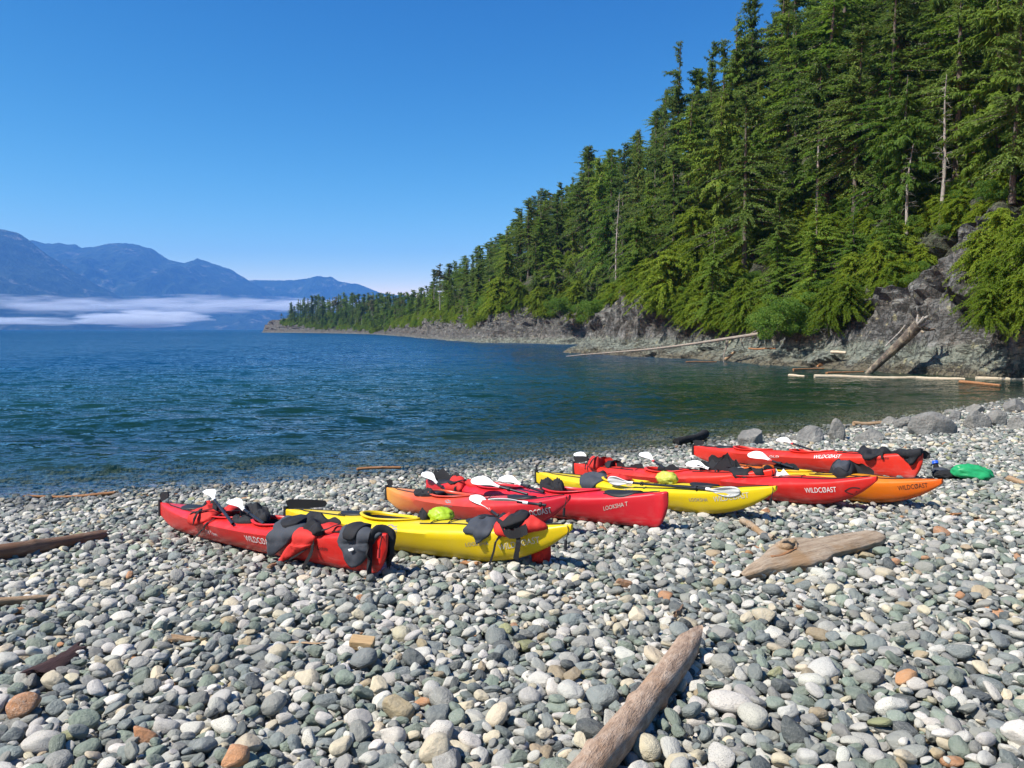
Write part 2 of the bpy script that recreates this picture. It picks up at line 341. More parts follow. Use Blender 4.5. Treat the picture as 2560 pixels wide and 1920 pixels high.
# ------------------------------------------------------------------ air and the fog banks under the mountains
def box_mesh(name, a, b):
    bm = bmesh.new(); bmesh.ops.create_cube(bm, size=1); me = bpy.data.meshes.new(name)
    for vv in bm.verts: vv.co = Vector([(a[i]+b[i])/2 + vv.co[i]*(b[i]-a[i]) for i in range(3)])
    bm.to_mesh(me); bm.free(); return me
def mat_volume(name, color, density, aniso=0.):
    n = NT(name); n.n.remove(n.b); v = n.new('VolumePrincipled'); v.inputs['Color'].default_value = (*color, 1); v.inputs['Density'].default_value = density; v.inputs['Anisotropy'].default_value = aniso
    n.link(v.outputs[0], n.out.inputs['Volume']); return n, v
hz, _ = mat_volume('sea_haze', (.12, .40, .95), .75e-4)
haze = obj('haze', box_mesh('haze', (-14200, -900, -7.2), (14200, 13000, 1270)), mat=hz.m); tag(haze, kind='stuff')
def fog_bank(cx, Y, cz, sx, sy, sz, dens, seed):
    n, v = mat_volume('fog', (.94, .97, 1.0), 0, -.25)
    p = n.new('TexCoord').outputs['Object']
    mp = n.new('Mapping'); n.link(p, mp.inputs[0]); mp.inputs['Scale'].default_value = (3.2*sx/2000, 1.2, 1.5); mp.inputs['Location'].default_value = (seed, 0, 0)
    ns = n.noise(mp.outputs[0], 1.6, 5, .6)
    ln = n.new('VectorMath', operation='LENGTH'); n.link(p, ln.inputs[0])
    sep = n.new('SeparateXYZ'); n.link(p, sep.inputs[0])
    f = n.math('SUBTRACT', 1, ln.outputs['Value']); f = n.math('ADD', f, n.math('MULTIPLY', n.math('SUBTRACT', ns.outputs[0], .54), 2.9))
    n.link(n.math('MULTIPLY', n.rng(f, .05, .75), dens), v.inputs['Density'])
    n.m.cycles.volume_step_rate = .6
    bm = bmesh.new(); bmesh.ops.create_uvsphere(bm, u_segments=32, v_segments=16, radius=1); me = bpy.data.meshes.new('fog_bank'); bm.to_mesh(me); bm.free()
    o = obj('fog_bank', me, mat=n.m); o.location = (cx, Y, cz); o.scale = (sx, sy, sz); tag(o, kind='stuff'); return o
def fog_px(x0, x1, y0, y1, Y, dens, seed):
    a, b = at(x0, y1, Y), at(x1, y0, Y); fog_bank((a.x+b.x)/2, Y, (a.z+b.z)/2, (b.x-a.x)/2, 260, (b.z-a.z)/2, dens, seed)
fog_px(-500, 480, 733, 792, 6100, .0065, 3); fog_px(120, 860, 735, 790, 6250, .0075, 9); fog_px(560, 1000, 745, 782, 6400, .011, 14)
fog_px(180, 540, 774, 820, 5700, .035, 21); fog_px(-400, 330, 790, 816, 5750, .013, 27)
# ------------------------------------------------------------------ vegetation
def mat_leaf(name, c0, c1, trans=.35):
    n = NT(name); oi = n.new('ObjectInfo'); p = n.new('NewGeometry').outputs['Position']
    nz = n.noise(p, .55, 3)
    f = n.math('ADD', n.math('MULTIPLY', oi.outputs['Random'], .85), n.math('MULTIPLY', n.math('SUBTRACT', nz.outputs[0], .42), .9), clamp=True)
    col = n.ramp(f, [(.1, c0), (.9, c1)])
    n.set(col, .6, None, .25)
    tr = n.new('BsdfTranslucent'); n.link(n.mix(.5, col, tuple(min(1, q*1.9) for q in c1)), tr.inputs['Color'])
    m = n.new('MixShader'); m.inputs[0].default_value = trans; n.link(n.b.outputs[0], m.inputs[1]); n.link(tr.outputs[0], m.inputs[2]); n.link(m.outputs[0], n.out.inputs['Surface'])
    return n.m
def mat_bark(name, a, b):
    n = NT(name); p = n.pos('Object', (3, 3, .6)); t = n.noise(p, 3, 5, .65)
    return n.set(n.ramp(t.outputs[0], [(.3, a), (.7, b)]), .9, n.bump(t.outputs[0], .6, .04), .2)
L_SPRUCE = mat_leaf('spruce_needles', (.038, .088, .018), (.145, .210, .036))
L_FIR = mat_leaf('fir_needles', (.058, .135, .014), (.19, .28, .032))
L_CEDAR = mat_leaf('cedar_sprays', (.070, .135, .014), (.20, .275, .034), .42)
L_ALDER = mat_leaf('broad_leaves', (.055, .125, .014), (.15, .25, .036), .45)
L_GOLD = mat_leaf('young_sprays', (.11, .175, .010), (.215, .285, .022), .45)
L_DRY = mat_leaf('thin_needles', (.07, .092, .03), (.16, .165, .06))
BARK = mat_bark('conifer_bark', (.06, .05, .042), (.19, .165, .14)); BARK_PALE = mat_bark('dead_grey_bark', (.16, .145, .125), (.42, .39, .35))
def sticks(a, b, ra, rb, k=4):
    """bundle of tapered sticks from a to b"""
    a, b = np.asarray(a, float), np.asarray(b, float); n = len(a); d = b-a; d /= np.linalg.norm(d, axis=1, keepdims=True)+1e-9
    ref = np.where(np.abs(d[:, 2:3]) < .9, np.array([[0, 0, 1.]]), np.array([[1., 0, 0]])); s = np.cross(d, ref); s /= np.linalg.norm(s, axis=1, keepdims=True); w = np.cross(d, s)
    an = np.arange(k)*2*math.pi/k; c = np.cos(an)[None, :, None]; q = np.sin(an)[None, :, None]
    ring = s[:, None]*c + w[:, None]*q
    v = np.concatenate([a[:, None]+ring*np.reshape(ra, (-1, 1, 1)), b[:, None]+ring*np.reshape(rb, (-1, 1, 1))], 1).reshape(-1, 3)
    i = np.arange(k); f = np.stack([i, (i+1) % k, (i+1) % k+k, i+k], -1)
    return v, (f[None]+np.arange(n)[:, None, None]*2*k).reshape(-1, 4)
def trunk_geo(H, r0, lean, r, k=7, m=9, bend=.25):
    z = np.linspace(0, 1, m); cx = lean[0]*z*H + bend*np.sin(z*r.uniform(2, 5)+r.uniform(0, 6))*z; cy_ = lean[1]*z*H + bend*np.sin(z*r.uniform(2, 5)+r.uniform(0, 6))*z
    rad = r0*(1-z)**.8 + .025 + r0*.5*np.exp(-z*30)
    an = np.arange(k)*2*math.pi/k
    v = np.stack([cx[:, None]+rad[:, None]*np.cos(an), cy_[:, None]+rad[:, None]*np.sin(an), np.broadcast_to((z*H)[:, None]-.6*(z[:, None] == 0), (m, k))], -1).reshape(-1, 3)
    i, j = np.meshgrid(np.arange(m-1), np.arange(k), indexing='ij')
    f = np.stack([i*k+j, i*k+(j+1) % k, (i+1)*k+(j+1) % k, (i+1)*k+j], -1).reshape(-1, 4)
    axis = lambda h: np.stack([np.interp(h, z*H, cx), np.interp(h, z*H, cy_), h], -1)
    return v, f, axis
def join(*parts):
    vs, fs, o = [], [], 0
    for v, f in parts: vs.append(v); fs.append(f+o); o += len(v)
    return np.concatenate(vs), np.concatenate(fs)
def rhombs(base, d, side, ln, wd, sag):
    """leaf sprays: a bent lozenge along d"""
    ln = ln[:, None]; wd = wd[:, None]
    mid = base + d*ln*.55 + np.array([0, 0, 1.])*(ln*sag[:, None]*.12); tip = base + d*ln - np.array([0, 0, 1.])*(ln*sag[:, None]*.35)
    v = np.stack([base, mid+side*wd, tip, mid-side*wd], 1).reshape(-1, 3)
    return v, np.arange(len(base)*4).reshape(-1, 4)
def conifer(H, Rr, crown0, nb, seed, droop=.25, hang=0., spacing=.125, gap=0., width=.2, spl=1.0, lean=(0, 0), top=.8, r0=None, tilt=(-18, 28), irregular=.35):
    r = np.random.default_rng(seed)
    tv, tf, axis = trunk_geo(H, r0 or H*.011+.05, lean, r)
    hb = crown0*H; q = np.sort(r.random(nb)**.85); h = hb + (H*.99-hb)*q
    ln = Rr*((1-q)**top)*(.5+.5*np.minimum(1, q*5+.25))*(1+irregular*r.normal(0, 1, nb).clip(-1.6, 1.6)) + .22
    az = r.random(nb)*6.283
    if gap > 0:
        az_g = r.random(8)*6.28; hg = r.random(8)
        for a_, g_ in zip(az_g, hg): ln = np.where((np.abs(q-g_) < .09) & (np.cos(az-a_) > .2), ln*gap, ln)
    el = np.radians(np.interp(q, [0, 1], tilt) + r.normal(0, 8, nb)); A = axis(h)
    dh = np.stack([np.cos(az)*np.cos(el), np.sin(az)*np.cos(el), np.sin(el)], -1)
    ns = int(Rr*1.5/spacing)+3; s = (np.arange(ns)+.6)*spacing
    bi, si = np.meshgrid(np.arange(nb), np.arange(ns), indexing='ij'); ok = s[si] < ln[bi]; bi = bi[ok]; ss = s[si[ok]]; L = ln[bi]
    P = A[bi] + dh[bi]*ss[:, None]; P[:, 2] -= droop*ss**2/np.maximum(L, .6)
    out = []
    for sg in (-1, 1, 0) if hang <= 0 else (-1, 1, 0, 2):
        m = len(bi); a = az[bi] + (sg*np.radians(r.uniform(30, 70, m)) if abs(sg) == 1 else r.normal(0, .35, m))
        fr = 1-ss/L
        l_ = (.2 + .6*np.clip(fr, 0, 1)*np.minimum(L*.4, .9) + .1)*r.uniform(.6, 1.3, m)*spl
        e = r.normal(-.12, .28, m) - droop*ss/L*.8 + (r.uniform(-.2, .5, m) if sg == 0 else 0) - (hang if sg != 2 else 1.2)
        d = np.stack([np.cos(a)*np.cos(e), np.sin(a)*np.cos(e), np.sin(e)], -1)
        up = np.stack([r.normal(0, .45, m), r.normal(0, .45, m), np.ones(m)], -1); side = np.cross(d, up); side /= np.linalg.norm(side, axis=1, keepdims=True)+1e-9
        jp = P + r.normal(0, .05, (m, 3))
        out.append(rhombs(jp, d, side, l_, l_*width*r.uniform(.7, 1.3, m), r.uniform(.2, 1, m)))
    cv, cf = join(*out)
    ends = A + dh*(ln*.85)[:, None]; ends[:, 2] -= droop*.7*ln
    wv, wf = sticks(A, ends, .02+.012*ln, np.full(nb, .008), 3)
    tv, tf = join((tv, tf), (wv, wf))
    return (tv, tf), (cv, cf), H
def bush(Hh, W, n, seed, leaf=.2, lumps=11, droop=0.):
    r = np.random.default_rng(seed)
    c = np.stack([r.normal(0, W*.38, lumps), r.normal(0, W*.38, lumps), r.uniform(.08, .9, lumps)*Hh], -1); rad = r.uniform(.11, .27, lumps)*min(W, Hh*1.1)
    k = r.integers(0, lumps, n); u = r.normal(0, 1, (n, 3)); u /= np.linalg.norm(u, axis=1, keepdims=True); rr = rad[k]*r.uniform(.55, 1.08, n)**.6
    P = c[k] + u*rr[:, None]*np.array([1, 1, .8]); P[:, 2] = np.maximum(P[:, 2], .05)
    d = u*.7 + r.normal(0, .5, (n, 3)); d[:, 2] -= droop; d /= np.linalg.norm(d, axis=1, keepdims=True)
    side = np.cross(d, u+r.normal(0, .5, (n, 3))); side /= np.linalg.norm(side, axis=1, keepdims=True)+1e-9
    l_ = leaf*r.uniform(.6, 1.5, n)
    cr = rhombs(P, d, side, l_, l_*.36, r.uniform(-.3, .6, n))
    st = sticks(np.zeros((lumps, 3)) + r.normal(0, .12, (lumps, 3))*np.array([1, 1, 0]) - np.array([0, 0, .5]), c, np.full(lumps, .06), np.full(lumps, .02), 4)
    return st, cr, Hh
def snag(H, seed, nb=40, lean=(0, 0), r0=.16, keep=0.):
    r = np.random.default_rng(seed); tv, tf, axis = trunk_geo(H, r0, lean, r, bend=.3)
    q = np.sort(r.uniform(.3, .97, nb)); A = axis(q*H); az = r.random(nb)*6.28; ln = r.uniform(.5, 1.9, nb)*(1.15-q); el = r.normal(.05, .3, nb)
    d = np.stack([np.cos(az)*np.cos(el), np.sin(az)*np.cos(el), np.sin(el)], -1); M_ = A+d*ln[:, None]*.6; d2 = d+np.array([0, 0, -.35]); E = M_+d2*ln[:, None]*.5
    p = [(tv, tf), sticks(A, M_, np.full(nb, .03), np.full(nb, .018), 3), sticks(M_, E, np.full(nb, .018), np.full(nb, .006), 3)]
    for _ in range(3):
        k = r.integers(0, nb, nb); t = r.uniform(.3, 1, nb)[:, None]; B = A[k]*(1-t)+M_[k]*t; a2 = az[k]+r.normal(0, .9, nb); dd = np.stack([np.cos(a2), np.sin(a2), r.normal(-.1, .4, nb)], -1)
        p.append(sticks(B, B+dd*r.uniform(.2, .6, nb)[:, None], np.full(nb, .012), np.full(nb, .005), 3))
    return join(*p), None, H
PROTO = {}
def proto(key, species, geo, leaf, bark=BARK):
    (tv, tf), cr, H = geo
    tm = mesh_np(key+'_trunk', tv, tf, bark, True)
    cm = mesh_np(key+'_crown', cr[0], cr[1], leaf, False) if cr else None
    PROTO.setdefault(species, []).append((tm, cm, H))
for k in range(4): proto('spruce', 'spruce', conifer(20, 3.7+.4*k, .06+.03*k, 250, 100+k, .22, gap=.25, tilt=(-22, 30), top=.50, irregular=.5, spl=.72), L_SPRUCE)
for k in range(3): proto('fir', 'fir', conifer(18, 4.0+.3*k, .04, 240, 120+k, .28, gap=.3, tilt=(-15, 22), spl=.75, top=.42, irregular=.5), L_FIR)
for k in range(3): proto('cedar', 'cedar', conifer(15, 3.6+.3*k, .03, 200, 140+k, .42, hang=.3, gap=.3, spl=.85, width=.18, tilt=(-10, 20), top=.45, irregular=.45, spacing=.13), L_CEDAR)
for k in range(3): proto('pine', 'pine', conifer(18, 3.6, .38+.1*k, 80, 160+k, .12, gap=.2, tilt=(-8, 18), top=.35, irregular=.5, r0=.2), L_DRY if k == 1 else L_SPRUCE, BARK_PALE)
for k in range(3): proto('bush', 'bush', bush(5, 5.2, 9500, 180+k, .22, lumps=26), L_ALDER)
for k in range(3): proto('shrub', 'shrub', conifer(6, 2.7, .02, 190, 200+k, .45, hang=.15, spl=.62, width=.22, tilt=(-22, 18), top=.45, irregular=.45, spacing=.10), L_GOLD)
for k in range(3): proto('snag', 'snag', snag(14-2*k, 220+k, 44, (.03*k, 0)), None, BARK_PALE)
SIL = [(600, 822), (640, 800), (665, 780), (700, 765), (740, 748), (770, 738), (800, 733), (830, 745), (860, 727), (900, 726), (950, 728), (1000, 724), (1050, 722), (1060, 712), (1085, 690), (1105, 668), (1150, 640), (1195, 616), (1230, 585), (1265, 560), (1300, 515), (1328, 492), (1356, 468), (1400, 458), (1435, 425), (1470, 358), (1500, 385), (1530, 372), (1560, 350), (1600, 316), (1625, 300), (1640, 272), (1660, 230), (1680, 170), (1701, 96), (1720, 150), (1745, 175), (1782, 98), (1800, 160), (1815, 90), (1840, 35), (1862, 60), (1900, -10), (1960, -60), (2100, -200), (2560, -300), (3000, -300)]
SX = [s[0] for s in SIL]; SY = [s[1] for s in SIL]
def px_of(x, y): return 1280 + FPX*x/max(y, 1)
def sil_top(x, y): return EYE + (823.5 - np.interp(px_of(x, y), SX, SY))/FPX*y
def ground_z(u, t): return float(hill_z(np.array(u), np.array(t)))
r = np.random.default_rng(77); CAND = []
def cell_ok(grid, x, y, d):
    i, j = int(x//4), int(y//4); m = int(d//4)+1
    for a in range(i-m, i+m+1):
        for b in range(j-m, j+m+1):
            for (qx, qy, qd) in grid.get((a, b), ()):
                if (qx-x)**2+(qy-y)**2 < (.5*(d+qd))**2: return False
    grid.setdefault((i, j), []).append((x, y, d)); return True
grid = {}
def edge(u):
    ch = np.interp(u, *CLIFF); return (float(np.interp(u, [20, 34, 40, 48, 60, 75, 90, 110], [.8, 1.0, 1.2, 2.2, 3.2, 3.0, 3.5, 1])) + float(np.interp(u, [24, 33, 40, 46, 55, 75, 92], [2, 4.5, 5., 2.5, 1.2, 1.6, 2.5]))) if u < 130 else 1.2+.38*ch
bare = lambda u, t: (34.6 < u < 45.0 and t < 8.6) or (427 < u < 475 and t < 10) or (u > 752 and t < 32)
for _ in range(30000):
    u = float(r.choice([r.uniform(5, 60), r.uniform(16, 110), r.uniform(16, 110), r.uniform(100, 260), r.uniform(240, 480), r.uniform(440, 850)])); e = edge(u)
    t = e + float(r.choice([r.uniform(-.1, 4), r.uniform(1, 40), r.uniform(1, 85)]))*(1 if u < 480 else .8)
    x, y = [float(q) for q in ut2xy(u, t)]; px = px_of(x, y)
    if y < 30 or px < 560 or px > 2950 or bare(u, t): continue
    back = t-e; far = y > 300
    w = r.random()
    if back < 1.8: sp = 'shrub' if w < .36 else ('bush' if w < .41 else 'cedar' if w < .78 else 'fir')
    elif back < 6: sp = 'cedar' if w < .42 else 'shrub' if w < .54 else 'bush' if w < .56 else 'fir' if w < .8 else 'spruce'
    else: sp = 'spruce' if w < .40 else 'fir' if w < .70 else 'cedar' if w < .90 else 'pine' if w < .985 else 'snag'
    if u > 190: sp = {'shrub': 'fir', 'bush': 'fir' if w < .7 else 'bush', 'cedar': 'spruce' if w < .5 else 'pine'}.get(sp, sp)
    k = int(r.integers(0, len(PROTO[sp]))); H0 = PROTO[sp][k][2]
    Hn = H0*r.uniform(.7, 1.3)*(float(np.interp(back, [0, 5, 14], [.45, .75, 1])) if sp not in ('shrub', 'bush') else r.uniform(.5, 1))
    Hn *= float(np.interp(u, [150, 230, 420, 600, 780], [1, .95, 1.0, 1.25, 1.15]))
    z = ground_z(u, t); lim = float(sil_top(x, y)) - z
    lim *= r.uniform(.88, 1.0) if px < 1900 else 1
    if lim < 2.2: continue
    if Hn > lim: Hn = lim*r.uniform(.9, 1)
    d = (2.5 if sp in ('shrub', 'bush') else 4.0)*(1 + max(0, y-130)/900) * (1.0 if back < 8 else 1.12)
    if not cell_ok(grid, x, y, d): continue
    CAND.append(dict(x=x, y=y, z=z, u=u, t=t, back=back, sp=sp, k=k, H=Hn, s=Hn/H0, px=px, rot=float(r.uniform(0, 6.28)), w=float(r.uniform(.85, 1.3))))
def T_(px, py, Y, sp, k, H, w=1., lean=(0, 0), lab=None):
    p = at(px, py, Y); CAND.append(dict(x=p.x, y=p.y, z=p.z, u=float(xy2ut(p.x, p.y)[0]), t=0, back=3, sp=sp, k=k, H=H, s=H/PROTO[sp][k][2], px=px, rot=2., w=w, lab=lab, lean=lean, keep=True))
# the trees the photograph singles out
T_(1541, 782, 106, 'snag', 0, 15.5, .9, (0, 0), 'thin grey dead conifer standing on the rock knob of the near headland')
T_(2346, 585, 64, 'snag', 1, 12.5, 1.0, (0, .02), 'tall bare grey trunk with side twigs above the rock face')
T_(2266, 590, 66, 'snag', 2, 7.5, 1.1, (0, -.05), 'shorter grey dead trunk just left of the tallest bare trunk')
T_(2432, 470, 72, 'pine', 2, 15, 1.0, (0, 0), 'high branched conifer with long grey trunk right of the bare trunk')
T_(2520, 440, 74, 'pine', 1, 16, 1.0, (0, 0), 'tall thin conifer with bare grey trunk near the right edge')
T_(2466, 640, 58, 'snag', 2, 2.8, 1.0, (0, 0), 'short broken grey stump standing on the rock face')
T_(2425, 690, 56, 'snag', 2, 4.2, .55, (-.0, .42), 'slim white dead stem leaning left over the rock face')
T_(1100, 770, 235, 'pine', 1, 13, .8, (0, 0), 'sparse grey conifer with flat top breaking the distant ridge line')
T_(1085, 745, 250, 'pine', 0, 9, .8, (0, 0), 'small flat topped pine on the ridge left of the long slope')
# bright saplings hanging over the cliff right and left of the bare rock
for (px_, py_, Y_, k_, H_) in [(2450, 700, 52, 1, 3.4), (2505, 655, 52, 0, 3.6), (2590, 700, 46, 1, 4.2), (2470, 800, 46, 2, 2.2), (2560, 800, 45, 0, 2.8), (2620, 690, 50, 0, 5), (2490, 775, 47, 0, 3.2), (2530, 740, 48, 1, 3.6), (2560, 700, 50, 2, 4), (2490, 715, 53, 0, 3.4), (2620, 760, 46, 1, 4), (2470, 655, 57, 2, 3.4), (2550, 640, 58, 0, 4), (2120, 775, 61, 2, 2.6), (2070, 800, 62, 1, 2.8), (2195, 690, 62, 0, 2.8), (2255, 650, 63, 1, 3.0), (2400, 600, 63, 2, 3.2), (2130, 720, 65, 2, 3)]:
    T_(px_, py_, Y_, 'shrub', k_, H_, 1.1)
for (px_, py_, Y_, k_, H_) in [(1990, 838, 66, 0, 3.0), (1945, 842, 66.5, 1, 2.4), (1480, 800, 104, 1, 2.6), (1400, 785, 158, 1, 3.2)]:
    T_(px_, py_, Y_, 'bush', k_, H_, 1.1)
for (px_, py_, Y_, sp_, k_) in [(1701, 96, 110, 'spruce', 0), (1782, 98, 106, 'spruce', 1), (1840, 35, 103, 'fir', 0), (1815, 95, 108, 'spruce', 2), (1885, -20, 104, 'spruce', 3), (1740, 170, 112, 'fir', 1), (1640, 272, 124, 'spruce', 2), (1665, 215, 118, 'spruce', 1), (1597, 318, 135, 'spruce', 0), (1530, 375, 150, 'fir', 2), (1470, 359, 165, 'spruce', 3), (1500, 392, 160, 'fir', 1), (1560, 352, 142, 'spruce', 1), (1325, 492, 185, 'spruce', 0), (1354, 468, 187, 'spruce', 2), (1265, 562, 195, 'fir', 0), (1192, 617, 215, 'spruce', 1)]:
    p_ = at(px_, py_, Y_); u_, t_ = [float(q) for q in xy2ut(p_.x, p_.y)]; g_ = ground_z(u_, t_); H_ = p_.z-g_
    if 7 < H_ < 34: CAND.append(dict(x=p_.x, y=p_.y, z=g_, u=u_, t=t_, back=10, sp=sp_, k=k_, H=H_, s=H_/PROTO[sp_][k_][2], px=px_, rot=px_*.37, w=float(np.clip(16/H_, .62, 1.15))))
    else: print('SKY', px_, H_)
CLEAR = [(2346, 585, 200, 64), (2266, 590, 360, 66), (1541, 782, 520, 106), (2440, 680, 600, 56)]
def blocks(c):
    if c.get('keep'): return False
    hw = 2.4*c['s']*FPX/c['y']; yt = 823.5-(c['z']+c['H']-EYE)/c['y']*FPX
    return any(c['y'] < Y_+1.0 and abs(c['px']-x_) < hw*.7+8 and yt < yb_-25 for x_, yb_, yt_, Y_ in CLEAR)
CAND = [c for c in CAND if not blocks(c)]
CAND.sort(key=lambda c: c['y'])
VW, VH = 640, 480; cov = np.zeros((VH, VW), bool); KEEP = []
for c in CAND:
    x0 = c['px']/4; wid = {'bush': 2.6, 'shrub': 2.6, 'snag': .5}.get(c['sp'], 2.6)*c['s']*c['w']*FPX/c['y']/4
    yb = (823.5-(c['z']-EYE)/c['y']*FPX)/4; yt = (823.5-(c['z']+c['H']-EYE)/c['y']*FPX)/4
    i0, i1 = max(int(yt), 0), min(int(yb)+1, VH); vis = tot = 0
    for i in range(i0, i1):
        hw = wid*min(1, (i-yt+1)/(yb-yt+1)*(1.0 if c['sp'] not in ('bush', 'shrub') else 2.2)) + .5
        a, b = max(int(x0-hw), 0), min(int(x0+hw)+1, VW)
        if b <= a: continue
        row = cov[i, a:b]; vis += int((~row).sum()); tot += b-a
        a2, b2 = max(int(x0-hw*.62), 0), min(int(x0+hw*.62)+1, VW)
        if b2 > a2 and c['sp'] != 'snag': cov[i, a2:b2] = True
    c['vis'] = vis; c['off'] = tot == 0
    if c.get('keep') or c['off'] or vis > max(2, .05*tot): KEEP.append(c)
SPN = {'spruce': ('spruce_tree', 'spruce', 'dark green spruce'), 'fir': ('fir_tree', 'fir', 'mid green fir'), 'cedar': ('cedar_tree', 'cedar', 'drooping cedar'), 'pine': ('pine_tree', 'pine', 'thin crowned pine'), 'bush': ('leafy_bush', 'bush', 'leafy broadleaf bush'), 'shrub': ('conifer_sapling', 'sapling', 'bright sapling'), 'snag': ('dead_tree', 'dead tree', 'bare grey dead conifer')}
def zone(u):
    for lim, s in ((36, 'right of the bare rock face'), (44, 'above the bare rock face'), (60, 'above the shaded cove'), (77, 'above the leaning fallen trunk'), (118, 'on the near headland'), (190, 'behind the near headland'), (330, 'on the middle shore'), (450, 'near the small far beach')):
        if u < lim: return s
    return 'on the low far point'
KEEP.sort(key=lambda c: -(c['vis'] + (1e6 if c.get('keep') else 0)))
REST = KEEP[300:]; TREES = []
ORD = 'first second third fourth fifth sixth seventh eighth ninth tenth eleventh twelfth thirteenth fourteenth fifteenth sixteenth seventeenth eighteenth nineteenth twentieth'.split()
def tell_apart(things):                        # same look, same spot: say which one along the row
    by = {}
    for o_, x_ in things: by.setdefault(o_['label'], []).append((x_, o_))
    for lab_, g_ in by.items():
        if len(g_) < 2: continue
        g_.sort(key=lambda q: q[0])
        for q, (x_, o_) in enumerate(g_):
            if len(lab_.split()) <= 13: o_['label'] = lab_ + (', leftmost' if q == 0 else ', rightmost' if q == len(g_)-1 else ', %s from left' % ORD[min(q, 19)])
for c in KEEP[:300]:
    nm, cat, desc = SPN[c['sp']]; tm, cm, H0 = PROTO[c['sp']][c['k']]
    ln = c.get('lean', (0, 0)); e = empty(nm, (c['x'], c['y'], c['z']-.15), (ln[0], ln[1] if c.get('keep') else 0, c['rot'] if not any(ln) else 0)); e.scale = (c['s']*c['w'], c['s']*c['w'], c['s'])
    obj('trunk', tm, e)
    if cm: obj('crown', cm, e)
    hw = 'tall' if c['H'] > 14 else 'medium' if c['H'] > 8 else 'small'
    at_sky = c['z']+c['H'] > float(sil_top(c['x'], c['y']))-1.8 and c['px'] < 1950
    row = 'on the skyline' if at_sky else 'at the cliff edge' if c['back'] < 2.2 else 'low on the slope' if c['back'] < 12 else 'high on the slope'
    z_ = zone(c['u'])
    pl = 'bushes' if cat == 'bush' else cat+'s'; tag(e, c.get('lab') or f"{hw} {desc} {row} {z_}", cat, None if c.get('lab') else f"{pl} {row} {z_}"); TREES.append((e, c['px']))
tell_apart(TREES)
# trees past the first three hundred, and the undergrowth that hides the forest floor
def scatter(name, items, kind='stuff'):
    """items: (mesh, material irrelevant, loc, rotz, scale xyz) drawn as real instances through geometry nodes"""
    keys = []; 
    for it in items:
        if it[0] not in keys: keys.append(it[0])
    me = bpy.data.meshes.new(name); n = len(items); me.vertices.add(n); me.vertices.foreach_set('co', np.array([it[1] for it in items], np.float32).ravel())
    attr(me, 'i_idx', [keys.index(it[0]) for it in items], 'INT'); attr(me, 'i_rot', np.array([it[2] for it in items], np.float32), 'FLOAT_VECTOR'); attr(me, 'i_scl', np.array([it[3] for it in items], np.float32), 'FLOAT_VECTOR')
    o = obj(name, me); tag(o, kind=kind)
    ng = bpy.data.node_groups.new(name+'_nodes', 'GeometryNodeTree'); ng.interface.new_socket('Geometry', in_out='INPUT', socket_type='NodeSocketGeometry'); ng.interface.new_socket('Geometry', in_out='OUTPUT', socket_type='NodeSocketGeometry')
    gi = ng.nodes.new('NodeGroupInput'); go = ng.nodes.new('NodeGroupOutput'); jn = ng.nodes.new('GeometryNodeJoinGeometry')
    src = bpy.data.collections.new(name+'_sources')
    for q, m in enumerate(keys):
        so = bpy.data.objects.new(name+'_source', m); src.objects.link(so); so.name = '%s_%03d' % (name, q)
    ci = ng.nodes.new('GeometryNodeCollectionInfo'); ci.inputs['Collection'].default_value = src; ci.inputs['Separate Children'].default_value = True; ci.inputs['Reset Children'].default_value = True
    ip = ng.nodes.new('GeometryNodeInstanceOnPoints'); ip.inputs['Pick Instance'].default_value = True
    def na(nm, ty):
        a = ng.nodes.new('GeometryNodeInputNamedAttribute'); a.data_type = ty; a.inputs['Name'].default_value = nm; return a.outputs['Attribute']
    ng.links.new(gi.outputs[0], ip.inputs['Points']); ng.links.new(ci.outputs[0], ip.inputs['Instance'])
    ng.links.new(na('i_idx', 'INT'), ip.inputs['Instance Index']); ng.links.new(na('i_scl', 'FLOAT_VECTOR'), ip.inputs['Scale'])
    er = ng.nodes.new('FunctionNodeEulerToRotation'); ng.links.new(na('i_rot', 'FLOAT_VECTOR'), er.inputs[0]); ng.links.new(er.outputs[0], ip.inputs['Rotation'])
    ng.links.new(ip.outputs[0], go.inputs[0])
    md = o.modifiers.new('scatter', 'NODES'); md.node_group = ng
    return o
items = []
for c in REST:
    tm, cm, H0 = PROTO[c['sp']][c['k']]
    for m in (tm, cm):
        if m: items.append((m, (c['x'], c['y'], c['z']-.15), (0, 0, c['rot']), (c['s']*c['w'], c['s']*c['w'], c['s'])))
if items: scatter('distant_forest', items)
und = []
for _ in range(4200):
    u = float(r.choice([r.uniform(16, 110), r.uniform(16, 190), r.uniform(190, 460), r.uniform(440, 850)])); e = edge(u); t = e+float(r.choice([r.uniform(-.3, 2.5), r.uniform(.2, 14), r.uniform(.2, 30), r.uniform(0, 60)]))
    if bare(u, t): continue
    x, y = [float(q) for q in ut2xy(u, t)]
    if not (500 < px_of(x, y) < 2900): continue
    if ground_z(u, t)+3 > float(sil_top(x, y)): continue
    sp = 'bush' if r.random() < .25 else 'shrub'; k = int(r.integers(0, 3)); s = r.uniform(.22, .58)*(1 if u < 200 else 1.2); s = s*.7 if sp == 'bush' else s
    und.append((PROTO[sp][k][1], (x, y, ground_z(u, t)-.2), (0, 0, float(r.uniform(0, 6.28))), (s, s, s*.8)))
scatter('undergrowth', und)
print('TREES', len(CAND), len(KEEP), 'under', len(und))
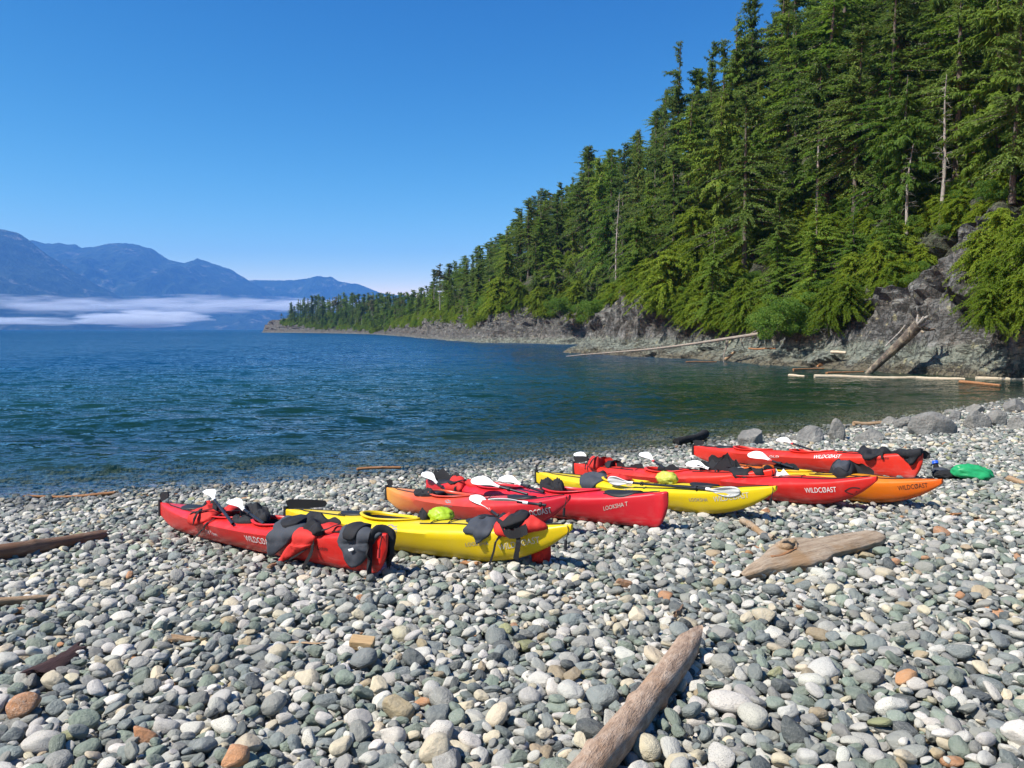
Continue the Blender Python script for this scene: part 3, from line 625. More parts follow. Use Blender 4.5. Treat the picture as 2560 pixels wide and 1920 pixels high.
# ------------------------------------------------------------------ the cobbles: dropped one by one onto a height grid
def mat_stone():
    n = NT('beach_stone'); a = n.new('Attribute', attribute_name='stone_color', attribute_type='INSTANCER'); sp = n.new('Attribute', attribute_name='stone_speck', attribute_type='INSTANCER').outputs['Fac']
    oi = n.new('ObjectInfo'); tc = n.new('TexCoord'); ad = n.new('VectorMath', operation='ADD'); n.link(tc.outputs['Object'], ad.inputs[0])
    sc = n.new('VectorMath', operation='SCALE'); sc.inputs[0].default_value = (37, 91, 53); n.link(oi.outputs['Random'], sc.inputs['Scale']); n.link(sc.outputs[0], ad.inputs[1]); p = ad.outputs[0]
    big = n.noise(p, 1.5, 4, .6); fine = n.noise(p, 13, 3, .7); vein = n.noise(p, 2.2, 3); 
    col = n.mix(n.math('MULTIPLY', n.rng(big.outputs[0], .35, .7), .45), a.outputs['Color'], n.mix(.55, a.outputs['Color'], (.32, .31, .27)))
    dark = n.math('MULTIPLY', n.rng(fine.outputs[0], .56, .64), sp); col = n.mix(n.math('MULTIPLY', dark, .8), col, (.05, .055, .06))
    lite = n.math('MULTIPLY', n.rng(fine.outputs[0], .44, .36), n.math('ADD', n.math('MULTIPLY', sp, .35), .12)); col = n.mix(lite, col, (.55, .54, .50))
    vn = n.math('MULTIPLY', n.rng(n.math('ABSOLUTE', n.math('SUBTRACT', vein.outputs[0], .5)), .012, 0.), n.rng(oi.outputs['Random'], .72, .74)); col = n.mix(n.math('MULTIPLY', vn, .6), col, (.5, .49, .46))
    h = n.math('ADD', n.math('MULTIPLY', big.outputs[0], .8), n.math('MULTIPLY', fine.outputs[0], n.math('ADD', n.math('MULTIPLY', sp, .35), .1)))
    rough = n.math('SUBTRACT', .78, n.math('MULTIPLY', n.new('Attribute', attribute_name='stone_wet', attribute_type='INSTANCER').outputs['Fac'], .5))
    return n.set(col, rough, n.bump(h, .45, .12), .35)
M_STONE = mat_stone()
def stone_mesh(k, sub=3):
    r_ = np.random.default_rng(900+k); bm = bmesh.new(); bmesh.ops.create_icosphere(bm, subdivisions=sub, radius=1)
    v = np.array([x.co[:] for x in bm.verts]); f = np.array([[x.index for x in q.verts] for q in bm.faces]); bm.free()
    e = r_.uniform(.75, 1.0); v = np.sign(v)*np.abs(v)**e
    for _ in range(int(r_.integers(3, 7)) if k % 3 else 2):
        n_ = r_.normal(0, 1, 3); n_ /= np.linalg.norm(n_); d = v @ n_; lim = r_.uniform(.58, .86); m = d > lim; v[m] -= n_*((d[m]-lim)*.88)[:, None]
    v *= (1 + fbm(v*.9+k*7, 3, k)*.22 + fbm(v*2.6+k, 2, k+5)*.05)[:, None]
    v -= (v.max(0)+v.min(0))/2; v /= np.abs(v).max(0)
    return mesh_np('stone', v, f, M_STONE, True)
STONE = [stone_mesh(k) for k in range(16)]
PAL = [('blue grey', (.15, .172, .170), .10, 22), ('grey', (.205, .207, .192), .12, 20), ('greenish grey', (.155, .190, .155), .05, 17), ('pale speckled', (.52, .50, .455), 1.0, 20), ('pale grey', (.40, .395, .365), .6, 13), ('cream', (.47, .415, .30), .35, 6.5), ('tan', (.31, .245, .155), .25, 1.9), ('dark', (.06, .070, .074), .0, 6), ('rusty orange', (.36, .175, .08), .2, .4), ('olive', (.20, .205, .10), .1, .7)]
pw = np.array([p_[3] for p_ in PAL], float); pw /= pw.sum()
rs = np.random.default_rng(5)
CELL = .0155; GX0, GX1, GY0, GY1 = -14., 28., 1.6, 34.; NX, NY = int((GX1-GX0)/CELL), int((GY1-GY0)/CELL)
gx = GX0+(np.arange(NX)+.5)*CELL; gy = GY0+(np.arange(NY)+.5)*CELL
PADC = 12
ok = np.zeros((NX, NY), bool); GXX, GYY = gx[:, None], gy[None, :]; gzz = gz(GXX, GYY)
ok[:] = (np.abs(GXX) < .66*GYY+2.6) & (gzz > -.55) & (GYY > 1.9)
ok[:PADC] = False; ok[-PADC:] = False; ok[:, :PADC] = False; ok[:, -PADC:] = False
okc = np.flatnonzero(ok.ravel()); area = len(okc)*CELL*CELL
Hs = (fbm(np.stack(np.broadcast_arrays(GXX*.8, GYY*.8, 0*GXX), -1)[::8, ::8], 3, 3)*.035)
Hs = np.kron(Hs, np.ones((8, 8)))[:NX, :NY]
if Hs.shape != (NX, NY): Hs = np.pad(Hs, ((0, NX-Hs.shape[0]), (0, NY-Hs.shape[1])), 'edge')
Hs = np.ascontiguousarray(Hs).ravel(); OWN = np.full(NX*NY, -1, np.int32)
def stype(a, b, c, th):
    m = int(a/CELL)+1; i, j = np.meshgrid(np.arange(-m, m+1), np.arange(-m, m+1), indexing='ij'); dx, dy = i*CELL, j*CELL
    u = dx*math.cos(th)+dy*math.sin(th); w = -dx*math.sin(th)+dy*math.cos(th); q = 1-(u/a)**2-(w/b)**2; s = q > .03
    off = (i*NY+j)[s].astype(np.int64); pr = c*np.sqrt(q[s])
    X_, Y_ = dx[s], dy[s]
    return (a, b, c, th, off, pr.astype(np.float64), X_/max((X_**2).sum(), 1e-9), Y_/max((Y_**2).sum(), 1e-9))
def lib(n, lo, hi, med, sig, flat=(.32, .6)):
    out = []
    for _ in range(n):
        a = float(np.clip(med*math.exp(rs.normal(0, sig)), lo, hi)); b = a*rs.uniform(.58, .95); c = min(b, a*rs.uniform(*flat)); out.append(stype(a, b, c, rs.uniform(0, 6.28)))
    return out
ST = []                                       # kept stones: x, y, zc(relative), a, b, c, th, tx, ty
def drop(T, base, sink=.28):
    a, b, c, th, off, pr, gx_, gy_ = T
    idx = base[:, None]+off; h = Hs[idx]; zc = (h+pr).max(1); k = int(zc.argmin()); ix = idx[k]; hk = h[k]; z = zc[k]-sink*c
    tx = float(np.clip((hk*gx_).sum(), -.45, .45)); ty = float(np.clip((hk*gy_).sum(), -.45, .45))
    i = len(ST); top = z+pr; m = top > hk; im = ix[m]; Hs[im] = top[m]; OWN[im] = i
    b0 = int(base[k]); ST.append((gx[b0//NY], gy[b0 % NY], z, a, b, c, th, tx, ty)); return i
L1 = lib(250, .016, .042, .028, .25); L2 = lib(500, .019, .084, .0350, .37); L3 = lib(200, .02, .06, .034, .25)
near = okc[(gy[okc % NY] < 15)]; far_ = okc[(gy[okc % NY] >= 15)]
def rain(L, cells, per_m2, K):
    n = int(per_m2*len(cells)*CELL*CELL); B = cells[rs.integers(0, len(cells), (n, K))]; ti = rs.integers(0, len(L), n)
    for q in range(n): drop(L[ti[q]], B[q])
rain(L1, near, 150, 2); rain(L2, near, 255, 4); rain(L3, near, 80, 4); rain(L2, far_, 220, 3); rain(lib(150, .009, .022, .014, .25), okc[gy[okc % NY] < 8.5], 260, 7)
# stones that stand out in the photograph, laid last
HERO = [(995, 1772, .10, .075, .07, 'tan', 'large cream and tan cobble, biggest stone left of the thick log', 2), (58, 1772, .095, .085, .075, 'rusty orange', 'squarish rust brown cobble at the left edge below the bark slab', 1), (105, 1850, .10, .08, .05, 'pale speckled', 'rounded speckled cobble just below the rust brown one', 3),
        (362, 1838, .075, .045, .045, 'rusty orange', 'small orange cobble in the lower left of the picture', 5), (590, 1902, .07, .06, .055, 'rusty orange', 'orange cobble cut by the bottom edge, left of the middle', 4), (1100, 1838, .075, .065, .06, 'pale speckled', 'white cobble with a flat face leaning behind a cream one', 8), (1082, 1885, .085, .075, .06, 'cream', 'cream egg shaped cobble near the bottom edge', 3),
        (985, 1835, .072, .06, .055, 'pale speckled', 'white fractured cobble below the large tan one', 7), (420, 1812, .08, .045, .045, 'pale speckled', 'white wedge shaped cobble pointing up in the lower left', 10), (1942, 1690, .05, .035, .03, 'olive', 'bright yellow green stone right of the thick log', 5), (2262, 1697, .075, .045, .03, 'rusty orange', 'flat orange cobble right of the middle foreground', 3),
        (1830, 1760, .13, .07, .05, 'pale speckled', 'long white speckled cobble right of the thick log', 6), (2240, 1410, .045, .035, .03, 'rusty orange', 'small tan orange stone right of the driftwood plank', 3), (1872, 1386, .04, .035, .03, 'rusty orange', 'small orange stone left of the driftwood plank', 6), (2556, 1840, .09, .075, .06, 'pale speckled', 'big pale cobble at the right edge', 0),
        (1560, 1455, .085, .05, .04, 'rusty orange', 'rust coloured angular stone below the red tandem kayak', 2), (700, 1635, .07, .06, .045, 'cream', 'round cream cobble left of the wood block', 3), (250, 1675, .06, .055, .04, 'pale speckled', 'upright pale egg shaped cobble right of the bark slab', 9), (2080, 1480, .07, .05, .045, 'cream', 'cream cobble below the driftwood plank', 3)]
HIDX = {}
for (px_, py_, a, b, c, cn, lab, kk) in HERO:
    p_ = hit(px_, py_, .10); base = np.array([int((p_.x-GX0)/CELL)*NY+int((p_.y-GY0)/CELL)])
    if 20 < base[0]//NY < NX-20 and 20 < base[0] % NY < NY-20: HIDX[drop(stype(a*.86, b*.86, c*.86, rs.uniform(-.4, .4)), base, .75)] = (cn, lab, kk)
S = np.array(ST); nS = len(S); vis = np.bincount(OWN[OWN >= 0], minlength=nS)
def stone_top(x, y, rad=.05, pc=70):           # height of the cobbled surface at a point
    i, j = int((x-GX0)/CELL), int((y-GY0)/CELL); m = max(1, int(rad/CELL)); i = min(max(i, m), NX-m-1); j = min(max(j, m), NY-m-1)
    return float(gz(x, y)) + float(np.percentile(Hs.reshape(NX, NY)[i-m:i+m+1, j-m:j+m+1], pc))
ci = rs.choice(len(PAL), nS, p=pw)
for i, h_ in HIDX.items(): ci[i] = [p_[0] for p_ in PAL].index(h_[0])
base_c = np.array([p_[1] for p_ in PAL])[ci]*np.array([1.11, 1.09, 1.04])*rs.uniform(.78, 1.25, (nS, 1))*rs.uniform(.975, 1.025, (nS, 3)); speck = np.array([p_[2] for p_ in PAL])[ci]*rs.uniform(.5, 1.2, nS)
zw = gz(S[:, 0], S[:, 1])+S[:, 2]; wet = np.clip((.20+.03*np.sin(S[:, 0]*3.1)+.02*np.sin(S[:, 0]*9.7)-zw)/.07, 0, 1)
base_c = base_c*(1-.5*wet[:, None]); base_c = np.where((zw < .07)[:, None], base_c*.6+np.array([.045, .055, .022])*.5, base_c)
kk = rs.integers(0, len(STONE), nS)
for i, h_ in HIDX.items(): kk[i] = h_[2]
def stone_rot(i):
    nrm_ = Vector((-S[i, 7]+.07*.57, -S[i, 8]-.07, 1)).normalized()
    return (Vector((0, 0, 1)).rotation_difference(nrm_).to_matrix() @ Matrix.Rotation(S[i, 6], 3, 'Z')).to_euler()
# the three hundred that show largest stand alone, the rest are one mass
dist = np.sqrt(S[:, 0]**2+S[:, 1]**2+(EYE-zw)**2); inf = (np.abs(S[:, 0]) < .637*S[:, 1]) & (S[:, 1] > 2.9)
score = vis*(CELL*CELL)*(.35+ .65*(EYE-zw)/dist)/dist**2*inf*np.clip(vis/(math.pi*S[:, 3]*S[:, 4]/CELL**2)*1.6, .2, 1)
for i in HIDX: score[i] = 1e9
order = np.argsort(-score); solo = order[:300]; solo_set = set(solo.tolist())
LAND = [(1480, 1700, 'the thick log'), (140, 1640, 'the dark bark slab'), (905, 1612, 'the wood block'), (60, 1490, 'the pale stick'), (2020, 1410, 'the driftwood plank'), (995, 1772, 'the large tan cobble'), (58, 1772, 'the squarish rust cobble'), (2262, 1697, 'the flat orange cobble'), (1082, 1885, 'the cream egg cobble'), (1830, 1760, 'the long white cobble'), (590, 1902, 'the bottom orange cobble'), (2500, 1890, 'the lower right corner'), (60, 1890, 'the lower left corner')]
COB = []
for i in solo:
    o = bpy.data.objects.new('cobble', STONE[kk[i]]); COL.objects.link(o); o.location = (S[i, 0], S[i, 1], zw[i]); o.rotation_euler = stone_rot(i); o.scale = (S[i, 3]*1.04, S[i, 4]*1.04, S[i, 5]*1.06)
    o['stone_color'] = (*[float(q) for q in base_c[i]], 1.0); o['stone_speck'] = float(speck[i]); o['stone_wet'] = float(wet[i])
    if i in HIDX: tag(o, HIDX[i][1], 'cobble'); continue
    px_ = 1280+FPX*S[i, 0]/S[i, 1]; py_ = 823.5+FPX*(EYE-zw[i])/S[i, 1]
    lx, ly, ln = min(LAND, key=lambda l: (l[0]-px_)**2+1.6*(l[1]-py_)**2); dx, dy = px_-lx, py_-ly
    side = ('right of' if dx > 0 else 'left of') if abs(dx) > 1.2*abs(dy) else ('below' if dy > 0 else 'above')
    if 'corner' in ln: side = 'near'
    dd_ = math.hypot(dx, dy); nr = 'close ' if dd_ < 110 and side != 'near' else 'well ' if dd_ > 260 and side != 'near' else ''
    shp = 'long' if S[i, 4] < .66*S[i, 3] else 'flat' if S[i, 5] < .5*S[i, 3] else 'round' if S[i, 4] > .84*S[i, 3] else 'oval'
    sz = 'big' if S[i, 3] > .095 else 'small' if S[i, 3] < .07 else 'middling'
    tag(o, f"{sz} {shp} {PAL[ci[i]][0]} cobble lying {nr}{side} {ln}", 'cobble', 'cobbles in the foreground'); COB.append((o, px_))
tell_apart(COB)
rest = np.array([i for i in order if i not in solo_set and vis[i] > 0])
eul = np.array([stone_rot(i)[:] for i in rest], np.float32)
o = scatter('cobbles', [(STONE[kk[i]], (S[i, 0], S[i, 1], zw[i]), eul[q], (S[i, 3]*1.04, S[i, 4]*1.04, S[i, 5]*1.06)) for q, i in enumerate(rest)])
attr(o.data, 'stone_color', np.concatenate([base_c[rest], np.ones((len(rest), 1))], 1), 'FLOAT_COLOR'); attr(o.data, 'stone_speck', speck[rest]); attr(o.data, 'stone_wet', wet[rest])
print('STONES', nS, len(rest), 'area', area)
# ------------------------------------------------------------------ kayaks
from mathutils.bvhtree import BVHTree
def mat_plastic(name, stops, scuff=.5, axis=True, rough=.33):
    n = NT(name); p = n.new('TexCoord').outputs['Object']; sx = n.new('SeparateXYZ'); n.link(p, sx.inputs[0])
    if len(stops) > 1:
        nz = n.noise(n.pos('Object', (.9, 2, 2)), 2.2, 4); f = n.math('ADD', n.math('MULTIPLY', sx.outputs[0], .2), .5); f = n.math('ADD', f, n.math('MULTIPLY', n.math('SUBTRACT', nz.outputs[0], .5), .28))
        col = n.ramp(f, stops)
    else:
        rgb = n.new('RGB'); rgb.outputs[0].default_value = (*stops[0][1], 1); col = rgb.outputs[0]
    s1 = n.noise(n.pos('Object', (1.1, 5, 9)), 3.5, 6, .7); s2 = n.noise(n.pos('Object', (.5, 3, 14)), 9, 4, .7)
    low = n.rng(sx.outputs[2], .17, .05); sc = n.math('MULTIPLY', n.math('MULTIPLY', n.rng(s1.outputs[0], .46, .66), low), scuff)
    fine = n.math('MULTIPLY', n.rng(s2.outputs[0], .60, .70), n.math('ADD', n.math('MULTIPLY', low, .35), .06))
    col = n.mix(n.math('ADD', sc, fine, clamp=True), col, n.mix(.45, col, (.52, .46, .40)))
    dust = n.noise(p, 6, 3); col = n.mix(n.rng(dust.outputs[0], .55, .8, 0, .10), col, (.35, .31, .27))
    r_ = n.math('ADD', n.rng(s1.outputs[0], .3, .7, rough-.06, rough+.14), n.math('MULTIPLY', sc, .3))
    return n.set(col, r_, n.bump(n.noise(p, 3.0, 2).outputs[0], .08, .02), .42)
def mat_flat(name, c, rough=.6, bump=0., scale=60, var=.25):
    n = NT(name); p = n.pos('Object'); t = n.noise(p, scale, 3, .6); b = n.noise(p, 4, 3)
    col = n.mix(n.rng(b.outputs[0], .35, .7, 0, var), c, tuple(min(1, q*1.7+.012) for q in c))
    return n.set(col, rough, n.bump(t.outputs[0], bump, .004) if bump else None, .35)
RED = mat_plastic('red_plastic', [(0, (.56, .018, .014))]); RED_B = mat_plastic('bright_red_plastic', [(0, (.64, .030, .016))], .6); CRIM = mat_plastic('crimson_plastic', [(0, (.56, .017, .026))], .4)
YEL = mat_plastic('yellow_plastic', [(0, (.70, .50, .008))], .3); FADE = mat_plastic('orange_red_plastic', [(.02, (.68, .33, .035)), (.22, (.66, .25, .05)), (.36, (.60, .085, .035)), (.6, (.56, .04, .03)), (.8, (.50, .014, .03))], .35)
ORA = mat_plastic('orange_yellow_plastic', [(.1, (.66, .13, .015)), (.34, (.66, .15, .012)), (.42, (.70, .46, .012)), (.58, (.69, .36, .010)), (.72, (.66, .17, .010)), (.9, (.64, .10, .008))], .3)
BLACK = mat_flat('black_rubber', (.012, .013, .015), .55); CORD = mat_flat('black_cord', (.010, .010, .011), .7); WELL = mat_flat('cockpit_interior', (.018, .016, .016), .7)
NEO = mat_flat('grey_neoprene', (.040, .046, .058), .78, .35, 120, .3); NEOB = mat_flat('black_neoprene', (.010, .011, .014), .8, .35, 120, .3); FAB = mat_flat('red_fabric', (.50, .022, .016), .75, .4, 90, .2); FABD = mat_flat('black_fabric', (.010, .010, .012), .85, .4, 90)
WHITE = mat_flat('white_blade', (.80, .80, .78), .35, 0, 60, .03); SHAFT = mat_flat('black_shaft', (.016, .019, .026), .35); BAG = mat_flat('lime_drybag', (.30, .44, .022), .4, .2, 20); BAG2 = mat_flat('olive_drybag', (.40, .42, .06), .5, .2, 20); BAGG = mat_flat('green_drybag', (.018, .28, .10), .42, .2, 20)
LWHITE = mat_flat('white_lettering', (.80, .79, .76), .5, 0, 60, 0.); LGREY = mat_flat('grey_lettering', (.27, .25, .25), .45); LBLACK = mat_flat('dark_lettering', (.03, .02, .02), .5); LSILV = mat_flat('silver_lettering', (.55, .53, .45), .4); GREYP = mat_flat('grey_plastic', (.16, .17, .18), .45); REDT = mat_flat('red_toggle', (.45, .03, .03), .5); BLUE = mat_flat('blue_cap', (.02, .09, .55), .4); ORF = mat_flat('orange_fabric', (.62, .12, .015), .7, .3); PALEC = mat_flat('pale_cloth', (.55, .63, .62), .8, .3); PURP = mat_flat('purple_shade', (.10, .012, .05), .4)  # PURP is the shade in the tandem's cockpit opening as a colour, used nowhere
def tube_geo(pts, rad, k=5):
    pts = np.asarray(pts, float); n = len(pts); d = np.gradient(pts, axis=0); d /= np.linalg.norm(d, axis=1, keepdims=True)+1e-9
    ref = np.where(np.abs(d[:, 2:3]) < .9, np.array([[0, 0, 1.]]), np.array([[1., 0, 0]])); s = np.cross(d, ref); s /= np.linalg.norm(s, axis=1, keepdims=True)+1e-9; w = np.cross(d, s)
    an = np.arange(k)*2*math.pi/k; rad = np.broadcast_to(np.asarray(rad, float), (n,))[:, None, None]
    v = (pts[:, None]+(s[:, None]*np.cos(an)[None, :, None]+w[:, None]*np.sin(an)[None, :, None])*rad).reshape(-1, 3)
    i, j = np.meshgrid(np.arange(n-1), np.arange(k), indexing='ij'); f = np.stack([i*k+j, i*k+(j+1) % k, (i+1)*k+(j+1) % k, (i+1)*k+j], -1).reshape(-1, 4); return v, f
def tube(name, pts, rad, mat, parent=None, k=6): v, f = tube_geo(pts, rad, k); return obj(name, mesh_np(name, v, f, mat, True), parent)
def smooth_closed(pts, n):
    p = np.asarray(pts, float); m = len(p); out = []
    for q in range(n):
        s = q/n*m; i = int(s); t = s-i; a, b, c, d = p[(i-1) % m], p[i % m], p[(i+1) % m], p[(i+2) % m]
        out.append(.5*(2*b+(c-a)*t+(2*a-5*b+4*c-d)*t*t+(3*b-a-3*c+d)*t**3))
    return np.array(out)
def smooth_open(pts, n):
    p = np.asarray(pts, float); p = np.vstack([2*p[0]-p[1], p, 2*p[-1]-p[-2]]); m = len(p)-3; out = []
    for q in range(n):
        s = min(q/(n-1)*m, m-1e-6); i = int(s); t = s-i; a, b, c, d = p[i], p[i+1], p[i+2], p[i+3]
        out.append(.5*(2*b+(c-a)*t+(2*a-5*b+4*c-d)*t*t+(3*b-a-3*c+d)*t**3))
    return np.array(out)
def lump_mesh(name, size, mat, seed=0, wr=.12, sub=4, flat=.0, rid=2.2, stretch=(1, 1, 1)):
    bm = bmesh.new(); bmesh.ops.create_icosphere(bm, subdivisions=sub, radius=1); v = np.array([x.co[:] for x in bm.verts]); f = np.array([[x.index for x in q.verts] for q in bm.faces]); bm.free()
    nz = 1-np.abs(fbm(v*rid*np.array(stretch)+seed*3.1, 3, seed))*2; v = v*(1-wr*.5+wr*nz+.12*fbm(v*1.1+seed, 2, seed+3))[:, None]
    v[:, 2] = np.maximum(v[:, 2], -1+flat); v = v*np.array(size); return mesh_np(name, v, f, mat, True)
class Kayak:
    NT_, NH, ND = 84, 10, 9
    def __init__(s, name, label, stern, bow, hs, hb, mat, B=.57, D=.30, plumb=False, roll=-.06, rake=.74, group=None, crown=.075, lift=0.):
        s.cache = {}; A, Bp = hit(*stern, hs+.06), hit(*bow, hb+.06); d = Bp-A; s.L = math.hypot(d.x, d.y); s.yaw = math.atan2(d.y, d.x); s.B, s.D, s.hs, s.hb, s.plumb, s.rake, s.crown = B, D, hs, hb, plumb, rake, crown
        c = (A+Bp)/2; ux, uy = d.x/s.L, d.y/s.L
        zz = [stone_top(c.x+ux*q*s.L, c.y+uy*q*s.L, .12, 75) for q in (-.3, -.15, 0, .15, .3)]; slope = np.polyfit([-.3*s.L, -.15*s.L, 0, .15*s.L, .3*s.L], zz, 1)
        s.e = empty(name, (c.x, c.y, float(slope[1])-.012+lift)); s.e.rotation_mode = 'QUATERNION'
        s.M = Matrix.Translation((c.x, c.y, float(slope[1])-.012+lift)) @ Matrix.Rotation(s.yaw, 4, 'Z') @ Matrix.Rotation(-math.atan(slope[0]), 4, 'Y') @ Matrix.Rotation(roll, 4, 'X')
        s.e.rotation_quaternion = s.M.to_quaternion(); s.Mi = s.M.inverted(); tag(s.e, label, 'kayak', group); s.mat = mat
        t = np.linspace(0, 1, s.NT_); t = .5-.5*np.cos(np.pi*(.04+.92*t))/math.cos(math.pi*.04); s.t = t
        rings = np.stack([s.section(q) for q in t])           # (nt, half, 2)
        X = (t-.5)*s.L; half = rings.shape[1]
        star = np.stack([np.broadcast_to(X[:, None], rings.shape[:2]), -rings[..., 0], rings[..., 1]], -1); port = star*np.array([1, -1, 1]); full = np.concatenate([star, port[:, half-2:0:-1]], 1); k = full.shape[1]
        i, j = np.meshgrid(np.arange(s.NT_-1), np.arange(k), indexing='ij'); f = np.stack([i*k+j, (i+1)*k+j, (i+1)*k+(j+1) % k, i*k+(j+1) % k], -1).reshape(-1, 4)
        s.V = full.reshape(-1, 3); s.F = f.tolist()+[list(range(k)), list(range((s.NT_-1)*k, s.NT_*k))[::-1]]
        s.bvh = BVHTree.FromPolygons([tuple(q) for q in s.V], s.F)
    def prof(s, t):
        a = abs(2*t-1); hb = s.B/2*max(0, 1-a**2.25)**.95; hb = max(hb, .018 if not s.plumb else (.05 if t > .5 else .02)*(1-max(0, a-.985)/.015*.75))
        q = max(0, 2*t-1); p = max(0, 1-2*t); mid = s.D*.72
        zs = mid+(s.hb-.01-mid)*q**2.4+(s.hs-.01-mid)*p**2.2
        zk = .02*a**3
        if s.plumb: zk += (zs-.05)*max(0, (t-.955)/.045)**2.4*.75
        elif t > s.rake: zk += (zs-.03-zk)*((t-s.rake)/(1-s.rake))**1.75
        if t < .12: zk += (zs-.05-zk)*((.12-t)/.12)**1.5*.55
        cr = s.crown*(hb/(s.B/2))**.7*(1+.5*math.exp(-((t-.70)/.1)**2)) + .006
        return hb, zs, zk, cr
    def section(s, t):
        q = int(t*1600); c = s.cache.get(q)
        if c is None: c = s.cache[q] = s.section_(t)
        return c
    def section_(s, t):
        hb, zs, zk, cr = s.prof(t); th = np.linspace(0, 1, s.NH); hull = np.stack([hb*th**.52*(.94+.06*th), zk+(zs-zk)*th**1.9], -1)
        ph = np.linspace(0, 1, s.ND)[1:]; deck = np.stack([hb*(np.cos(ph*math.pi/2))**.85*(1-.03*np.sin(ph*math.pi)), zs+.008+cr*np.sin(ph*math.pi/2)**1.15], -1); deck[-1, 0] = 0
        return np.concatenate([hull, deck])
    def S(s, x, g, hang=False):
        """point on the skin; g = distance round the section from the deck ridge, + towards starboard"""
        c = s.section(min(max(x/s.L+.5, .001), .999))[::-1]; seg = np.hypot(*np.diff(c, axis=0).T); cum = np.concatenate([[0], np.cumsum(seg)]); a = abs(g); sd = -1 if g >= 0 else 1
        gs = cum[s.ND-1]
        if hang and a > gs+.05:
            y = np.interp(gs+.05, cum, c[:, 0]); z = np.interp(gs+.05, cum, c[:, 1]); return np.array([x, sd*(y+.012), z-(a-gs-.05)])
        a = min(a, cum[-1]); return np.array([x, sd*np.interp(a, cum, c[:, 0]), np.interp(a, cum, c[:, 1])])
    def N(s, x, g, hang=False):
        e = .012; tx = s.S(x+e, g, hang)-s.S(x-e, g, hang); tg = s.S(x, g+e, hang)-s.S(x, g-e, hang); n = np.cross(tg, tx); l_ = np.linalg.norm(n)
        n = n/l_ if l_ > 1e-9 else np.array([0, 0, 1.]); out = s.S(x, g)-np.array([x, 0, s.D*.45]); return n if n @ out > 0 else -n
    def map(s, px, py):
        o = s.Mi @ Vector((0, 0, EYE)); d = (s.Mi.to_3x3() @ Vector(ray(px, py))).normalized(); h = s.bvh.ray_cast(o, d)[0]
        if h is None:
            best = None
            for q in np.linspace(3, 30, 900):
                p = o+d*q; b = s.bvh.find_nearest(p)
                if b[0] is not None and (best is None or b[3] < best[1]): best = (b[0], b[3])
            h = best[0]
        c = s.section(min(max(h.x/s.L+.5, .001), .999))[::-1]; seg = np.hypot(*np.diff(c, axis=0).T); cum = np.concatenate([[0], np.cumsum(seg)])
        fine = np.linspace(0, cum[-1], 300); k = np.argmin((np.interp(fine, cum, c[:, 0])-abs(h.y))**2+(np.interp(fine, cum, c[:, 1])-h.z)**2)
        return h.x, float(fine[k])*(1 if h.y < 0 else -1)
    def deck(s, x, y):
        t = min(max(x/s.L+.5, .001), .999); c = s.section(t)[s.NH-1:]; return float(np.interp(-abs(y), -c[:, 0], c[:, 1])) if abs(y) < c[0, 0] else float(c[0, 1])
    def finish(s, cockpits=()):
        bm = bmesh.new(); vs_ = [bm.verts.new(q) for q in s.V]
        for q in s.F: bm.faces.new([vs_[w] for w in q])
        bmesh.ops.recalc_face_normals(bm, faces=bm.faces); me = bpy.data.meshes.new('hull'); bm.to_mesh(me); bm.free(); me.materials.append(s.mat); me.materials.append(WELL)
        ho = obj('hull', me, s.e)
        for (xc, ln, wd) in cockpits:
            n = 40; an = np.arange(n)*2*math.pi/n; zk = s.prof(xc/s.L+.5)[2]; rr = lambda a, k: np.stack([xc+k*ln/2*np.cos(a)*(1+.0*np.cos(a)), k*wd/2*np.sin(a)*(1+.12*np.cos(a)*-1)], -1)
            top, bot = rr(an, 1), rr(an, .88); v = np.concatenate([np.c_[bot, np.full(n, zk+.05)], np.c_[top, np.full(n, 1.)]])
            cm = bpy.data.meshes.new('cutter'); cm.from_pydata([tuple(q) for q in v], [], [list(range(n))[::-1], list(range(n, 2*n))]+[[i, (i+1) % n, (i+1) % n+n, i+n] for i in range(n)]); cm.materials.append(WELL)
            co = bpy.data.objects.new('cutter', cm); COL.objects.link(co); co.matrix_world = s.M
            md = ho.modifiers.new('cut', 'BOOLEAN'); md.operation = 'DIFFERENCE'; md.object = co; md.solver = 'EXACT'; md.material_mode = 'TRANSFER'
            bpy.context.view_layer.update(); dg = bpy.context.evaluated_depsgraph_get(); nm = bpy.data.meshes.new_from_object(ho.evaluated_get(dg)); ho.modifiers.clear(); ho.data = nm; nm.name = 'hull'
            bpy.data.objects.remove(co)
            rim = rr(an, 1.0); pts = np.array([[q[0], q[1], s.deck(q[0], q[1])+.016+.012*math.cos(a)*-1] for q, a in zip(rim, an)]); prof_ = np.array([(-.012, -.035), (-.012, .012), (.004, .016), (.034, .012), (.034, .004), (.006, -.006), (.004, -.035)])
            c0 = np.array([xc, 0]); v = []
            for q, p3 in zip(rim, pts):
                dr = (q-c0)/np.linalg.norm(q-c0)
                for a_, b_ in prof_: v.append((p3[0]+dr[0]*a_, p3[1]+dr[1]*a_, p3[2]+b_))
            m_ = len(prof_); i, j = np.meshgrid(np.arange(n), np.arange(m_), indexing='ij'); f = np.stack([i*m_+j, ((i+1) % n)*m_+j, ((i+1) % n)*m_+(j+1) % m_, i*m_+(j+1) % m_], -1).reshape(-1, 4)
            obj('coaming', mesh_np('coaming', v, f, s.mat, True), s.e)
            # seat with a padded backrest
            zb = zk+.055; w = wd*.40; bx = xc-ln*.20
            sv = []; 
            for q in np.linspace(-1, 1, 9):
                for (dx, dz) in ((0, 0), (.035, 0), (.005, .20-.035*q*q), (-.035, .20-.035*q*q)): sv.append((bx+dx-.05*(1-q*q), q*w, zb+dz))
            sf = [[i*4+j, (i+1)*4+j, (i+1)*4+(j+1) % 4, i*4+(j+1) % 4] for i in range(8) for j in range(4)]
